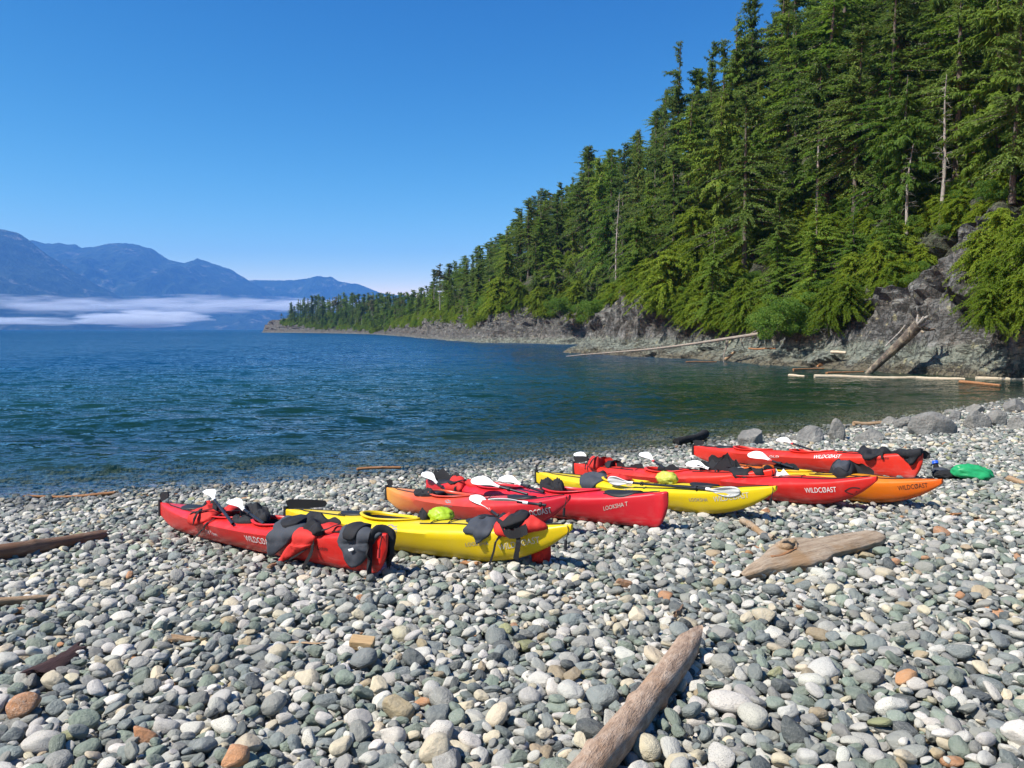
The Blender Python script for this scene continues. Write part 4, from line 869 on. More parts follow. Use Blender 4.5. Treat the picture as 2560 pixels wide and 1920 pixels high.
            obj('seat_back', mesh_np('seat_back', sv, sf, GREYP, True), s.e)
        fl = ho.data; fl.polygons.foreach_set('use_smooth', np.ones(len(fl.polygons), bool)); fl.update()
        try: fl.set_sharp_from_angle(angle=R(38))
        except Exception: pass
        return ho
    # fittings -------------------------------------------------------
    def line(s, pts, r=.0055, name='deck_line', mat=None, lift=.004):
        """rope along (x, y/halfbeam) points laid on the deck"""
        P = []
        for (a, b) in zip(pts[:-1], pts[1:]):
            for q in np.linspace(0, 1, 7)[:-1]: P.append((a[0]+(b[0]-a[0])*q, a[1]+(b[1]-a[1])*q))
        P.append(pts[-1]); W = []
        for (x, yr) in P: hb = s.prof(min(max(x/s.L+.5, .001), .999))[0]; y = yr*hb; W.append((x, y, s.deck(x, y)+r+lift))
        return tube(name, W, r, mat or CORD, s.e, 5)
    def lines(s, cock, fore, aft):
        for sd in (-1, 1): s.line([(q, sd*.62) for q in np.linspace(cock[1]+.1, s.L*.47, 5)][:-1]+[(s.L*.475, sd*.1)]); s.line([(q, sd*.62) for q in np.linspace(cock[0]-.1, -s.L*.46, 5)][:-1]+[(-s.L*.465, sd*.1)])
        for x0, x1, n in (fore, aft):
            for q in range(n): xa, xb = x0+(x1-x0)*q/n, x0+(x1-x0)*(q+1)/n; s.line([(xa, -.62), ((xa+xb)/2, 0.), (xb, .62)] if q % 2 else [(xa, .62), ((xa+xb)/2, 0), (xb, -.62)], .004, 'bungee')
    def hatch(s, x, ln, wd, mat=None):
        n = 28; an = np.arange(n)*2*math.pi/n; v, f = [], []
        for (k, dz) in ((1.0, -.004), (1.0, .016), (.9, .022), (.45, .026)):
            for a in an: xx, yy = x+k*ln/2*math.cos(a), k*wd/2*math.sin(a); v.append((xx, yy, s.deck(xx, yy)+dz))
        f = [[i*n+j, i*n+(j+1) % n, (i+1)*n+(j+1) % n, (i+1)*n+j] for i in range(3) for j in range(n)]
        me = bpy.data.meshes.new('hatch_cover'); me.from_pydata(v, [], f+[list(range(3*n, 4*n))]); me.materials.append(mat or BLACK); me.polygons.foreach_set('use_smooth', np.ones(len(me.polygons), bool)); obj('hatch_cover', me, s.e)
    def rudder(s, yaw=.3, ln=.5, up=.1):
        x0 = -s.L/2; z = s.hs; bv = []
        e = obj('rudder', box_mesh('rudder', (x0-.045, -.018, z-.17), (x0+.0, .018, z+.045)), s.e, BLACK)
        out = np.array([(0, -.05), (.06, -.068), (ln*.6, -.06), (ln*.95, -.045), (ln, -.01), (ln*.95, .03), (ln*.5, .045), (.04, .05)]); m = len(out); c, s_ = math.cos(yaw), math.sin(yaw)
        v = [(x0-.03+p[0]*c-h*s_*1, p[0]*s_+h*c, z+.06+up*p[0]-p[1]) for h in (-.007, .007) for p in out]
        me = bpy.data.meshes.new('rudder_blade'); me.from_pydata(v, [], [list(range(m))[::-1], list(range(m, 2*m))]+[[i, (i+1) % m, (i+1) % m+m, i+m] for i in range(m)]); me.materials.append(BLACK); obj('rudder_blade', me, e)
    def toggle(s, bow=True, mat=None):
        x = (s.L/2-.05)*(1 if bow else -1); z = s.deck(x, 0)
        tube('toggle_cord', [(x, 0, z), (x+.05, -.06, z-.04), (x+.03, -.07, z-.14)] if bow else [(x, 0, z), (x-.03, -.05, z-.02), (x-.02, -.06, z-.1)], .005, CORD, s.e, 5); q = [(x+.03, -.07, z-.13), (x+.025, -.075, z-.21)] if bow else [(x-.02, -.06, z-.09), (x-.02, -.06, z-.17)]
        tube('toggle', q, .014, mat or REDT, s.e, 8)
    def text(s, string, p0, p1, size, mat, name='lettering', shear=0., sx=None, lift=.003):
        """lettering along the skin from pixel p0 to p1 (baseline)"""
        (x0, g0), (x1, g1) = s.map(*p0), s.map(*p1); cu = bpy.data.curves.new('lettering', 'FONT'); cu.body = string; cu.size = 1; cu.shear = shear; cu.resolution_u = 3
        to = bpy.data.objects.new('lettering', cu); COL.objects.link(to); bpy.context.view_layer.update(); me = bpy.data.meshes.new_from_object(to.evaluated_get(bpy.context.evaluated_depsgraph_get())); bpy.data.objects.remove(to)
        v = np.array([q.co[:] for q in me.vertices]); x_lo, x_hi = v[:, 0].min(), v[:, 0].max(); ln = math.hypot(x1-x0, g1-g0)
        bm = bmesh.new(); bm.from_mesh(me); bmesh.ops.triangulate(bm, faces=bm.faces)
        for _ in range(2):
            es = [e for e in bm.edges if (e.verts[0].co-e.verts[1].co).length > .22]
            if es: bmesh.ops.subdivide_edges(bm, edges=es, cuts=1); bmesh.ops.triangulate(bm, faces=bm.faces)
        dx, dg = (x1-x0)/ln, (g1-g0)/ln
        for q in bm.verts:
            a = (q.co.x-x_lo)/(x_hi-x_lo)*ln; b = q.co.y*size; x, g = x0+dx*a+dg*b*0, g0+dg*a-b; q.co = Vector(s.S(x, g)+s.N(x, g)*lift)
        bm.to_mesh(me); bm.free(); me.materials.clear(); me.materials.append(mat); me.name = name; return obj(name, me, s.e)
    def mark(s, strokes, p0, size, mat, name='emblem', w=.01):
        """flat strokes (lists of (u, v)) on the skin, origin at pixel p0"""
        x0, g0 = s.map(*p0); parts = []
        for st in strokes:
            P = smooth_open(st, 14)*size; d = np.gradient(P, axis=0); d /= np.linalg.norm(d, axis=1, keepdims=True)+1e-9; nn = np.stack([-d[:, 1], d[:, 0]], -1); v = []
            for q, n_ in zip(P, nn):
                for sg in (-1, 1): uu = q+n_*sg*w/2; x, g = x0+uu[0], g0-uu[1]; v.append(s.S(x, g)+s.N(x, g)*.003)
            i = np.arange(len(P)-1); parts.append((np.array(v), np.stack([2*i, 2*i+2, 2*i+3, 2*i+1], -1)))
        v, f = join(*parts); return obj(name, mesh_np(name, v, f, mat, False), s.e)
    def drape(s, outline, mat, name, parent=None, dome=.02, wr=.012, base=.012, seed=1, px=True, hang=True, n=72, rings=13, far=0., lift=0., freq=8.):
        """cloth lying on the skin: closed outline in photograph pixels (or x, g)"""
        o = np.array([s.map(*q) for q in outline] if px else outline, float)
        if far:                                   # let what lies past the visible edge run over to the far side
            m = o[:, 1] < o[:, 1].min()+.05; o[m, 1] -= far
        o = smooth_closed(o, n); c = o.mean(0); rr = np.linspace(0, 1, rings+1)[1:]**.9; v = []
        def place(u, off): return s.S(u[0], u[1], hang)+s.N(u[0], u[1], False)*off
        U = [c]+[c+(q-c)*k for k in rr for q in o]; RR = [0.]+[k for k in rr for q in o]
        Ua = np.array(U); nz = fbm(np.stack([Ua[:, 0]*freq, Ua[:, 1]*freq*.75, Ua[:, 0]*0+seed*1.7], -1), 3, seed); rg = 1-np.abs(fbm(np.stack([Ua[:, 0]*freq*.6+seed, Ua[:, 1]*freq*.9, Ua[:, 0]*0], -1), 2, seed+5))*2.2
        for u, k, a, b in zip(U, RR, nz, rg): v.append(place(u, lift+base+dome*.62*(1-k**4)*(1+.55*a)+wr*1.35*(a*.7+b*1.2)*(1-.3*k)))
        for q in o: v.append(place(q, .001+lift*.5))
        m = len(o); f = [[0, 1+j, 1+(j+1) % m] for j in range(m)]; f += [[1+(i-1)*m+j, 1+i*m+j, 1+i*m+(j+1) % m, 1+(i-1)*m+(j+1) % m] for i in range(1, len(rr)+1) for j in range(m)]
        me = bpy.data.meshes.new(name); me.from_pydata([tuple(q) for q in v], [], f); me.materials.append(mat); me.polygons.foreach_set('use_smooth', np.ones(len(me.polygons), bool)); me.update()
        return obj(name, me, parent) if parent else s.top(name, me)
    def top(s, name, me):                         # something that lies on the kayak: its own top-level object
        o = obj(name, me); o.matrix_world = s.M; return o
    def strap(s, pts, w, mat, name, parent=None, lift=.03, hang=True, px=True):
        o = smooth_open([s.map(*q) for q in pts] if px else pts, 18); d = np.gradient(o, axis=0); d /= np.linalg.norm(d, axis=1, keepdims=True)+1e-9; nn = np.stack([-d[:, 1], d[:, 0]], -1); v = []
        for q, n_ in zip(o, nn):
            for sg in (-1, 1):
                for k in (0, .004): u = q+n_*sg*w/2; v.append(s.S(u[0], u[1], hang)+s.N(u[0], u[1])*(lift+k))
        f = []
        for i in range(len(o)-1): a, b = 4*i, 4*i+4; f += [[a, b, b+2, a+2], [a+1, a+3, b+3, b+1], [a, a+1, b+1, b], [a+2, b+2, b+3, a+3]]
        me = mesh_np(name, v, f, mat, False); return obj(name, me, parent) if parent else s.top(name, me)
def W(o, M):                                      # parent without moving a part built in a kayak's space
    o.matrix_world = M; return o
def paddle(label, k, tip, dY, end, lift=.03, other=None, roll=0., total=None, second=False, len_=.43, wid=.135):
    """paddle from blade tip to the far visible end of its shaft, points given as pixel and distance"""
    x_, g_ = k.map(*end); b = k.M @ Vector(k.S(x_, g_)+k.N(x_, g_)*lift); a = at(*tip, b.y+dY); d = (b-a).normalized(); up = Vector((0, 0, 1)); toc = (Vector((0, 0, EYE))-a).normalized(); nrm = (up*.6+toc*.8); nrm = (nrm-d*nrm.dot(d)).normalized(); nrm = Matrix.Rotation(roll, 3, d) @ nrm; side = nrm.cross(d)
    M = Matrix((( d.x, side.x, nrm.x, a.x), (d.y, side.y, nrm.y, a.y), (d.z, side.z, nrm.z, a.z), (0, 0, 0, 1))); e = empty('paddle', a); e.rotation_mode = 'QUATERNION'; e.rotation_quaternion = M.to_quaternion(); tag(e, label, 'paddle', 'white bladed paddles on the kayaks')
    Lt = total or (b-a).length
    def blade(flip):
        v = []; ss = np.linspace(0, 1, 15); m = 9
        for q in ss:
            k_ = min(max((q-.38)/.62, 0), 1); wl_ = max(wid/2*math.sqrt(max(0, 1-(1-min(q/.3+.04, 1))**2))*(1-.83*k_*k_*(3-2*k_)), .017)
            for j in np.linspace(-1, 1, m): v.append((q*len_, j*wl_+.014*math.sin(math.pi*q), .020*(j*j)*math.sin(math.pi*min(1, q*1.1))-.012*math.cos(q*3)+.009*(1-abs(j))**3))
        n_ = len(ss); v += [(x, y, z-.007) for (x, y, z) in v]; o_ = n_*m; f = []
        for i in range(n_-1):
            for j in range(m-1): q = i*m+j; f += [[q, q+m, q+m+1, q+1], [q+o_, q+1+o_, q+m+1+o_, q+m+o_]]
            f += [[i*m, i*m+o_, (i+1)*m+o_, (i+1)*m], [i*m+m-1, (i+1)*m+m-1, (i+1)*m+m-1+o_, i*m+m-1+o_]]
        f += [[j, j+1, j+1+o_, j+o_] for j in range(m-1)]+[[(n_-1)*m+j+1, (n_-1)*m+j, (n_-1)*m+j+o_, (n_-1)*m+j+1+o_] for j in range(m-1)]
        v = np.array(v)
        if flip: v = v*np.array([-1, -1, 1])+np.array([Lt, 0, 0])
        o = obj('blade', mesh_np('blade', v, f, WHITE, True), e); 
        xq = np.array([.22, .40]) if not flip else Lt-np.array([.40, .22])
        obj('blade_logo', mesh_np('blade_logo', [(xq[0], -.018, .0045), (xq[1], -.018, .0045), (xq[1], .012, .0045), (xq[0], .012, .0045)], [[0, 1, 2, 3]], LGREY), o)
        tube('drip_ring', [((len_+.16) if not flip else Lt-len_-.16, 0, 0), ((len_+.185) if not flip else Lt-len_-.185, 0, 0)], .028, BLACK, e, 10)
        tube('blade_collar', [((len_-.03) if not flip else Lt-len_+.03, 0, 0), ((len_+.03) if not flip else Lt-len_-.03, 0, 0)], .019, REDT if 'red' in label else WHITE, e, 10)
    blade(False)
    if second: blade(True)
    tube('shaft', [(len_-.02, 0, 0), (Lt*.5, 0, 0), (Lt-(len_-.02 if second else 0), 0, 0)], .0155, SHAFT, e, 10)
    return e

def gear(s, name, label, cat, group=None):        # something of several parts lying on a kayak
    e = empty(name, (0, 0, 0)); e.rotation_mode = 'QUATERNION'; e.matrix_world = s.M; tag(e, label, cat, group); return e
def settle(s, e):                                 # move the empty (or the mesh origin) to the base of what it holds
    ms = [c.data for c in e.children] if e.type == 'EMPTY' else [e.data]; v = np.concatenate([np.array([q.co[:] for q in m.vertices]) for m in ms]); c = Vector(((v[:, 0].min()+v[:, 0].max())/2, (v[:, 1].min()+v[:, 1].max())/2, v[:, 2].min()))
    for m in ms: m.transform(Matrix.Translation(-c))
    e.matrix_world = s.M @ Matrix.Translation(c); return e
# ------------------------------------------------------------------ the nine kayaks and what lies on them
GK = None
def KX(k, px, py): return k.map(px, py)[0]
K1 = Kayak('sea_kayak', 'nearest red kayak with grey spray skirts draped over its blunt bow', (400, 1262), (968, 1346), .30, .38, RED, B=.64, D=.33, plumb=True, crown=.07)
c1a, c1b = KX(K1, 556, 1290), KX(K1, 655, 1318); K1.finish([(c1a, .80, .44), (c1b, .82, .45)])
K1.lines((c1a-.5, c1b+.5), (c1b+.75, c1b+1.25, 4), (c1a-1.0, c1a-.55, 3)); K1.hatch(KX(K1, 455, 1276), .42, .30); K1.rudder(.1, .22, .25); K1.toggle(True)
K1.text('WILDCØAST', (617, 1352), (690, 1366), .105, LWHITE); K1.text('Old Town', (517, 1333), (546, 1341), .085, LWHITE, shear=.35); K1.text('Looksha', (795, 1374), (820, 1377), .06, LBLACK, shear=.2)
K2 = Kayak('sea_kayak', 'yellow kayak beside the nearest red one, with a lime green bag on its deck', (715, 1283), (1432, 1317), .28, .42, YEL, roll=-.09, D=.33)
c2 = KX(K2, 950, 1300); K2.finish([(c2, .76, .37)]); K2.lines((c2-.45, c2+.48), (c2+.60, c2+1.05, 4), (c2-.85, c2-.5, 2)); K2.hatch(KX(K2, 868, 1289), .40, .26); K2.hatch(KX(K2, 1170, 1328), .36, .24); K2.rudder(.62, .50, .02); K2.toggle(True, BLACK)
K2.text('WILDCØAST', (1248, 1376), (1350, 1356), .085, LSILV); K2.text('LOOKSHA', (1165, 1366), (1222, 1362), .055, LGREY, sx=1.3); K2.text('NECKY', (968, 1330), (994, 1333), .036, LGREY)
BIRD = [[(0, .3), (.3, .75), (.8, .7), (1.2, .45), (1.7, .62)], [(.35, .35), (.8, .1), (1.4, 0), (1.8, .2), (2.1, .05)]]
K2.mark(BIRD, (964, 1322), .075, LGREY, w=.018)
K3 = Kayak('sea_kayak', 'kayak fading from orange at the stern to red at the bow', (968, 1222), (1428, 1252), .30, .42, FADE)
c3 = KX(K3, 1110, 1240); K3.finish([(c3, .74, .40)]); K3.lines((c3-.42, c3+.45), (c3+.5, c3+.9, 3), (c3-.75, c3-.45, 2)); K3.hatch(KX(K3, 1062, 1235), .40, .26); K3.hatch(KX(K3, 1272, 1264), .42, .26); K3.rudder(.5, .10, .1); K3.toggle(True, BLACK)
K3.text('WILDCØAST', (1304, 1294), (1380, 1282), .10, LWHITE); K3.text('LOOKSHA', (1243, 1293), (1275, 1291), .05, LGREY); K3.text('NECKY', (1110, 1266), (1132, 1268), .035, LGREY); K3.mark(BIRD, (1110, 1256), .06, LGREY, w=.016)
K4 = Kayak('tandem_kayak', 'long crimson tandem kayak with a blunt rounded bow', (1065, 1204), (1674, 1240),   .32, .41, CRIM, B=.64, D=.33, plumb=True, crown=.08)
c4a, c4b = KX(K4, 1225, 1222), KX(K4, 1395, 1240); K4.finish([(c4a, .80, .44), (c4b, .80, .44)]); K4.lines((c4a-.5, c4b+.5), (c4b+.55, c4b+1.0, 4), (c4a-.9, c4a-.5, 2)); K4.hatch(KX(K4, 1537, 1243), .50, .32); K4.hatch(KX(K4, 1128, 1200), .40, .28)
K4.text('LOOKSHA T', (1510, 1276), (1570, 1264), .072, LSILV); K4.text('NECKY', (1345, 1255), (1391, 1256), .05, LBLACK)
K5 = Kayak('sea_kayak', 'far yellow kayak with a white bladed paddle laid along its deck', (1342, 1186), (1945, 1222), .28, .42, YEL)
c5 = KX(K5, 1545, 1205); K5.finish([(c5, .76, .40)]); K5.lines((c5-.45, c5+.46), (c5+.55, c5+1.0, 4), (c5-.9, c5-.5, 3)); K5.hatch(KX(K5, 1735, 1225), .42, .26); K5.hatch(KX(K5, 1455, 1197), .36, .26); K5.rudder(-.5, .12, .1); K5.toggle(True, BLACK)
K5.text('WILDCØAST', (1785, 1255), (1873, 1244), .095, LSILV); K5.text('LOOKSHA', (1724, 1253), (1770, 1253), .06, LGREY); K5.text('NECKY', (1558, 1224), (1584, 1226), .036, LGREY); K5.mark(BIRD, (1562, 1214), .06, LGREY, w=.015)
K6 = Kayak('sea_kayak', 'red kayak with a black top hung over its bow, behind the far yellow one', (1437, 1162), (1942, 1178), .31, .42, RED_B, B=.60)
c6 = KX(K6, 1680, 1172); K6.finish([(c6, .78, .42)]); K6.lines((c6-.45, c6+.48), (c6+.55, c6+1.0, 3), (c6-1.0, c6-.5, 3)); K6.rudder(.2, .30, .1); K6.toggle(True, BLACK)
K7 = Kayak('sea_kayak', 'red kayak with a drawn eye near its pointed bow', (1660, 1172), (2198, 1203), .31, .40, RED, B=.60)
c7 = KX(K7, 1880, 1180); K7.finish([(c7, .78, .42)]); K7.lines((c7-.45, c7+.48), (c7+.5, c7+1.0, 3), (c7-.9, c7-.5, 2))
K7.text('WILDCØAST', (2014, 1232), (2092, 1230), .095, LWHITE); K7.mark([[(0, 0), (.5, .36), (1.1, .42), (1.9, .1)], [(0, 0), (.6, -.22), (1.3, -.2), (1.9, .1)], [(.75, .12), (1.25, .12)], [(1, .12), (1., -.1)]], (2112, 1228), .16, LBLACK, w=.014)
K8 = Kayak('sea_kayak', 'orange kayak with a yellow midsection', (1790, 1162), (2360, 1206), .30, .37, ORA, B=.62)
c8 = KX(K8, 1985, 1172); K8.finish([(c8, .76, .42)]); K8.lines((c8-.45, c8+.48), (c8+.5, c8+1.0, 3), (c8-.9, c8-.5, 2)); K8.text('WILDCØAST', (2246, 1226), (2320, 1218), .08, LBLACK)
K9 = Kayak('sea_kayak', 'farthest red kayak with black clothing over its blunt bow', (1735, 1120), (2311, 1138), .31, .40, RED_B, B=.62, D=.33, plumb=True)
c9a, c9b = KX(K9, 1870, 1124), KX(K9, 2020, 1130); K9.finish([(c9a, .78, .42), (c9b, .78, .42)]); K9.lines((c9a-.5, c9b+.5), (c9b+.55, c9b+1.0, 3), (c9a-.9, c9a-.5, 2)); K9.hatch(KX(K9, 1800, 1122), .42, .28); K9.rudder(.2, .25, .05)
K9.text('WILDCØAST', (2033, 1147), (2100, 1145), .10, LWHITE); K9.text('Looksha', (2188, 1151), (2222, 1148), .06, LBLACK, shear=.2); K9.text('OLD', (1924, 1144), (1948, 1144), .05, LWHITE)
def zz(x0, y0, s): return lambda *pts: [(x0+a*s, y0+b*s) for a, b in pts]
Z1, Z2, Z3, Z4, Z5 = zz(380, 1180, .2893), zz(680, 1200, .3436), zz(950, 1150, .339), zz(1320, 1080, .2893), zz(1660, 1060, .3797)
SK = 'spray skirts and tops drying on the kayaks'; PF = 'life jackets lying on the kayaks'
def lay(k, outline, mat, name, label, cat, group=None, **kw): o = k.drape(outline, mat, name, **kw); tag(o, label, cat, group); return settle(k, o)
def loose(name, label, cat, px, py, Y, size, mat, rot=(0, 0, 0), group=None, **kw):
    p = at(px, py, Y); o = obj(name, lump_mesh(name, size, mat, **kw)); o.location = p; o.rotation_euler = rot; tag(o, label, cat, group); return o
# K1 --------------------------------------------------------------
e = gear(K1, 'spray_skirt', 'grey neoprene spray skirt hanging over the middle of the nearest red kayak', 'spray skirt', SK)
K1.drape(Z1((1040, 530), (1060, 470), (1130, 425), (1230, 400), (1350, 405), (1400, 440), (1300, 500), (1240, 540), (1190, 610), (1130, 680), (1080, 692), (1042, 640)), NEO, 'skirt_deck', e, dome=.045, wr=.012, seed=3)
K1.drape(Z1((1330, 400), (1480, 412), (1600, 398), (1628, 440), (1500, 470), (1380, 478), (1330, 450)), NEOB, 'waist_tube', e, dome=.07, wr=.03, seed=4, lift=.01)
K1.drape(Z1((1130, 480), (1190, 440), (1300, 425), (1370, 440), (1280, 480), (1180, 510)), NEOB, 'tube_opening', e, dome=.012, wr=.006, lift=.05); settle(K1, e)
e = gear(K1, 'life_jacket', 'red life jacket hanging down the side of the nearest kayak between two grey skirts', 'life jacket', PF)
K1.drape(Z1((1182, 740), (1190, 650), (1225, 580), (1330, 490), (1400, 515), (1425, 560), (1385, 640), (1290, 690), (1215, 735)), FAB, 'panel', e, dome=.045, wr=.012, seed=7)
K1.drape(Z1((1420, 500), (1480, 470), (1600, 465), (1660, 470), (1640, 510), (1520, 530), (1430, 540)), FAB, 'panel', e, dome=.045, wr=.012, seed=8)
K1.drape(Z1((1320, 510), (1380, 470), (1440, 490), (1490, 540), (1430, 560), (1350, 540)), FABD, 'collar', e, dome=.05, wr=.03, seed=9, lift=.02)
K1.strap(Z1((1420, 540), (1405, 600), (1415, 690), (1405, 805)), .035, FABD, 'strap', e, .02); K1.strap(Z1((1640, 500), (1540, 535), (1440, 545)), .02, FABD, 'strap', e, .055); K1.strap(Z1((1375, 645), (1260, 720), (1120, 795)), .015, FABD, 'strap', e, .02); settle(K1, e)
e = gear(K1, 'spray_skirt', 'grey neoprene spray skirt draped over the blunt bow of the nearest kayak', 'spray skirt', SK)
K1.drape(Z1((1615, 600), (1622, 540), (1665, 480), (1745, 452), (1850, 452), (1950, 480), (1985, 540), (1930, 600), (1895, 670), (1878, 730), (1830, 795), (1770, 806), (1715, 760), (1665, 680)), NEO, 'skirt_deck', e, dome=.05, wr=.014, seed=11)
K1.drape(Z1((1895, 670), (1940, 560), (2010, 500), (2050, 560), (2090, 640), (2080, 730), (2000, 800), (1930, 860), (1890, 800)), NEOB, 'waist_tube', e, dome=.05, wr=.03, seed=12)
K1.drape(Z1((1690, 540), (1735, 492), (1850, 478), (1885, 505), (1800, 560), (1715, 575)), NEOB, 'tube_opening', e, dome=.02, wr=.008, lift=.055, seed=13)
K1.strap(Z1((1755, 655), (1795, 645)), .02, LWHITE, 'printed_mark', e, .066, px=True); K1.strap(Z1((2055, 740), (2058, 850)), .025, FABD, 'strap', e, .03); settle(K1, e)
e = gear(K1, 'life_jacket', 'red life jacket lying behind the rear cockpit of the nearest kayak', 'life jacket', PF)
K1.drape(Z1((362, 445), (410, 370), (490, 308), (560, 325), (585, 370), (520, 410), (430, 445)), FAB, 'panel', e, dome=.10, wr=.02, seed=15); K1.drape(Z1((585, 345), (680, 325), (765, 318), (795, 350), (700, 372), (600, 375)), FAB, 'panel', e, dome=.08, wr=.02, seed=16)
K1.strap(Z1((600, 375), (520, 425), (455, 490), (430, 548)), .022, FABD, 'strap', e, .012); K1.strap(Z1((470, 318), (455, 365), (430, 440)), .025, FABD, 'strap', e, .095); K1.strap(Z1((380, 405), (450, 400), (545, 385)), .022, FABD, 'strap', e, .092); K1.drape(Z1((500, 330), (540, 318), (580, 350), (565, 375), (520, 362)), FABD, 'collar', e, dome=.05, wr=.03, seed=19, lift=.05); K1.strap(Z1((560, 365), (640, 378), (760, 372)), .03, FABD, 'strap', e, .05); settle(K1, e)
lay(K1, Z1((760, 375), (850, 342), (950, 368), (1025, 415), (950, 428), (860, 410)), NEOB, 'wet_clothing', 'black heap of wet clothing between the cockpits of the nearest kayak', 'clothing', None, dome=.09, wr=.05, seed=17, freq=11)
lay(K1, Z1((698, 412), (730, 398), (800, 415), (868, 405), (872, 440), (800, 448), (720, 442)), NEOB, 'glove', 'black glove lying on the deck of the nearest kayak', 'glove', None, dome=.03, wr=.02, seed=18, freq=16)
paddle('white bladed paddle standing out highest from the nearest kayak', K1, (515, 1222), 1.1, (585, 1316))
paddle('white bladed paddle leaning right of the highest one on the nearest kayak', K1, (572, 1248), .75, (662, 1316))
# K2 --------------------------------------------------------------
p = K2.M @ Vector((0, 0, 0)); o = loose('dry_bag', 'round lime green bag on the near yellow kayak', 'bag', 1104, 1290, 8.12, (.145, .11, .09), BAG, (0, .1, -.6), seed=2, wr=.2, rid=2.6)
lay(K2, Z2((1055, 270), (1090, 250), (1150, 255), (1145, 290), (1090, 292)), FABD, 'mesh_bag', 'small black mesh bag left of the lime green bag', 'bag', None, dome=.05, wr=.04, seed=21, freq=14)
e = gear(K2, 'spray_skirt', 'grey spray skirt spread on the front deck of the near yellow kayak', 'spray skirt', SK)
K2.drape(Z2((1400, 385), (1430, 330), (1490, 282), (1560, 262), (1640, 278), (1665, 305), (1600, 370), (1545, 430), (1500, 458), (1478, 405)), NEO, 'skirt_deck', e, dome=.045, wr=.014, seed=23); K2.drape(Z2((1640, 300), (1700, 270), (1765, 238), (1795, 285), (1730, 325), (1660, 335)), NEOB, 'waist_tube', e, dome=.09, wr=.03, seed=24); K2.drape(Z2((1500, 300), (1560, 272), (1620, 285), (1560, 315), (1510, 322)), NEOB, 'tube_opening', e, dome=.012, wr=.005, lift=.045); settle(K2, e)
e = gear(K2, 'life_jacket', 'red life jacket near the bow tip of the near yellow kayak', 'life jacket', PF)
K2.drape(Z2((1622, 372), (1690, 312), (1800, 292), (1900, 318), (2005, 345), (1900, 378), (1790, 388), (1700, 405)), FAB, 'panel', e, dome=.10, wr=.025, seed=26); K2.drape(Z2((1690, 372), (1770, 335), (1860, 325), (1880, 345), (1790, 370)), FABD, 'collar', e, dome=.03, wr=.015, seed=27, lift=.09)
K2.strap(Z2((1810, 300), (1812, 400), (1820, 528)), .045, FABD, 'strap', e, .075); K2.strap(Z2((1660, 350), (1760, 392), (1880, 370)), .03, FABD, 'strap', e, .085); K2.strap(Z2((1690, 390), (1645, 430), (1638, 520), (1642, 622)), .02, FABD, 'strap', e, .02); settle(K2, e)
paddle('white bladed paddle tucked under the red life jacket on the near yellow kayak', K2, (1300, 1352), -.62, (1150, 1296), lift=.0, roll=.5)
p = K2.M @ Vector((K2.L*.40, .10, .12)); o = obj('stuff_sack', lump_mesh('stuff_sack', (.10, .06, .17), FAB, seed=29, wr=.15)); o.location = p; o.rotation_euler = (.2, .3, K2.yaw); tag(o, 'dark red sack hanging in the shade below the yellow bow', 'bag')
# K3 / K4 ----------------------------------------------------------
lay(K3, Z3((255, 262), (290, 235), (330, 240), (400, 250), (390, 268), (310, 272)), NEOB, 'glove', 'black glove on the stern of the orange and red kayak', 'glove', None, dome=.035, wr=.03, seed=31, freq=14)
paddle('white bladed paddle crossing the front deck of the orange and red kayak', K3, (1176, 1238), .55, (1270, 1290), lift=.09); paddle('white bladed paddle seen edge on behind the crossing one', K3, (1222, 1246), .2, (1368, 1261), roll=-1.1)
lay(K4, Z3((350, 112), (395, 60), (440, 45), (510, 80), (598, 128), (560, 142), (430, 132), (365, 125)), NEOB, 'wet_clothing', 'black heap of clothing on the stern of the crimson tandem', 'clothing', None, dome=.15, wr=.06, seed=33, freq=9)
e = gear(K4, 'life_jacket', 'red life jacket strapped to the rear deck of the crimson tandem', 'life jacket', PF); K4.drape(Z3((498, 205), (560, 150), (632, 165), (605, 220), (525, 235)), FAB, 'panel', e, dome=.10, wr=.02, seed=34); K4.strap(Z3((650, 165), (600, 185), (585, 260)), .04, FABD, 'strap', e, .05); K4.drape(Z3((620, 170), (680, 130), (735, 135), (740, 185), (660, 195)), FAB, 'panel', e, dome=.05, wr=.02, seed=35); K4.strap(Z3((520, 190), (565, 200), (620, 190)), .03, FABD, 'strap', e, .08); settle(K4, e)
paddle('white bladed paddle across the stern of the crimson tandem', K4, (1056, 1180), .8, (1146, 1242)); paddle('white bladed paddle with its blade flat over the tandem cockpit', K4, (1178, 1198), .5, (1322, 1240), wid=.15); paddle('white bladed paddle behind the tandem cockpit, right of the flat blade', K4, (1248, 1193), .7, (1362, 1236))
lay(K4, Z3((1180, 200), (1230, 165), (1300, 155), (1345, 185), (1365, 238), (1290, 240), (1200, 225)), FABD, 'mesh_bag', 'black crumpled bag standing in the front cockpit of the crimson tandem', 'bag', None, dome=.10, wr=.06, seed=37, freq=12)
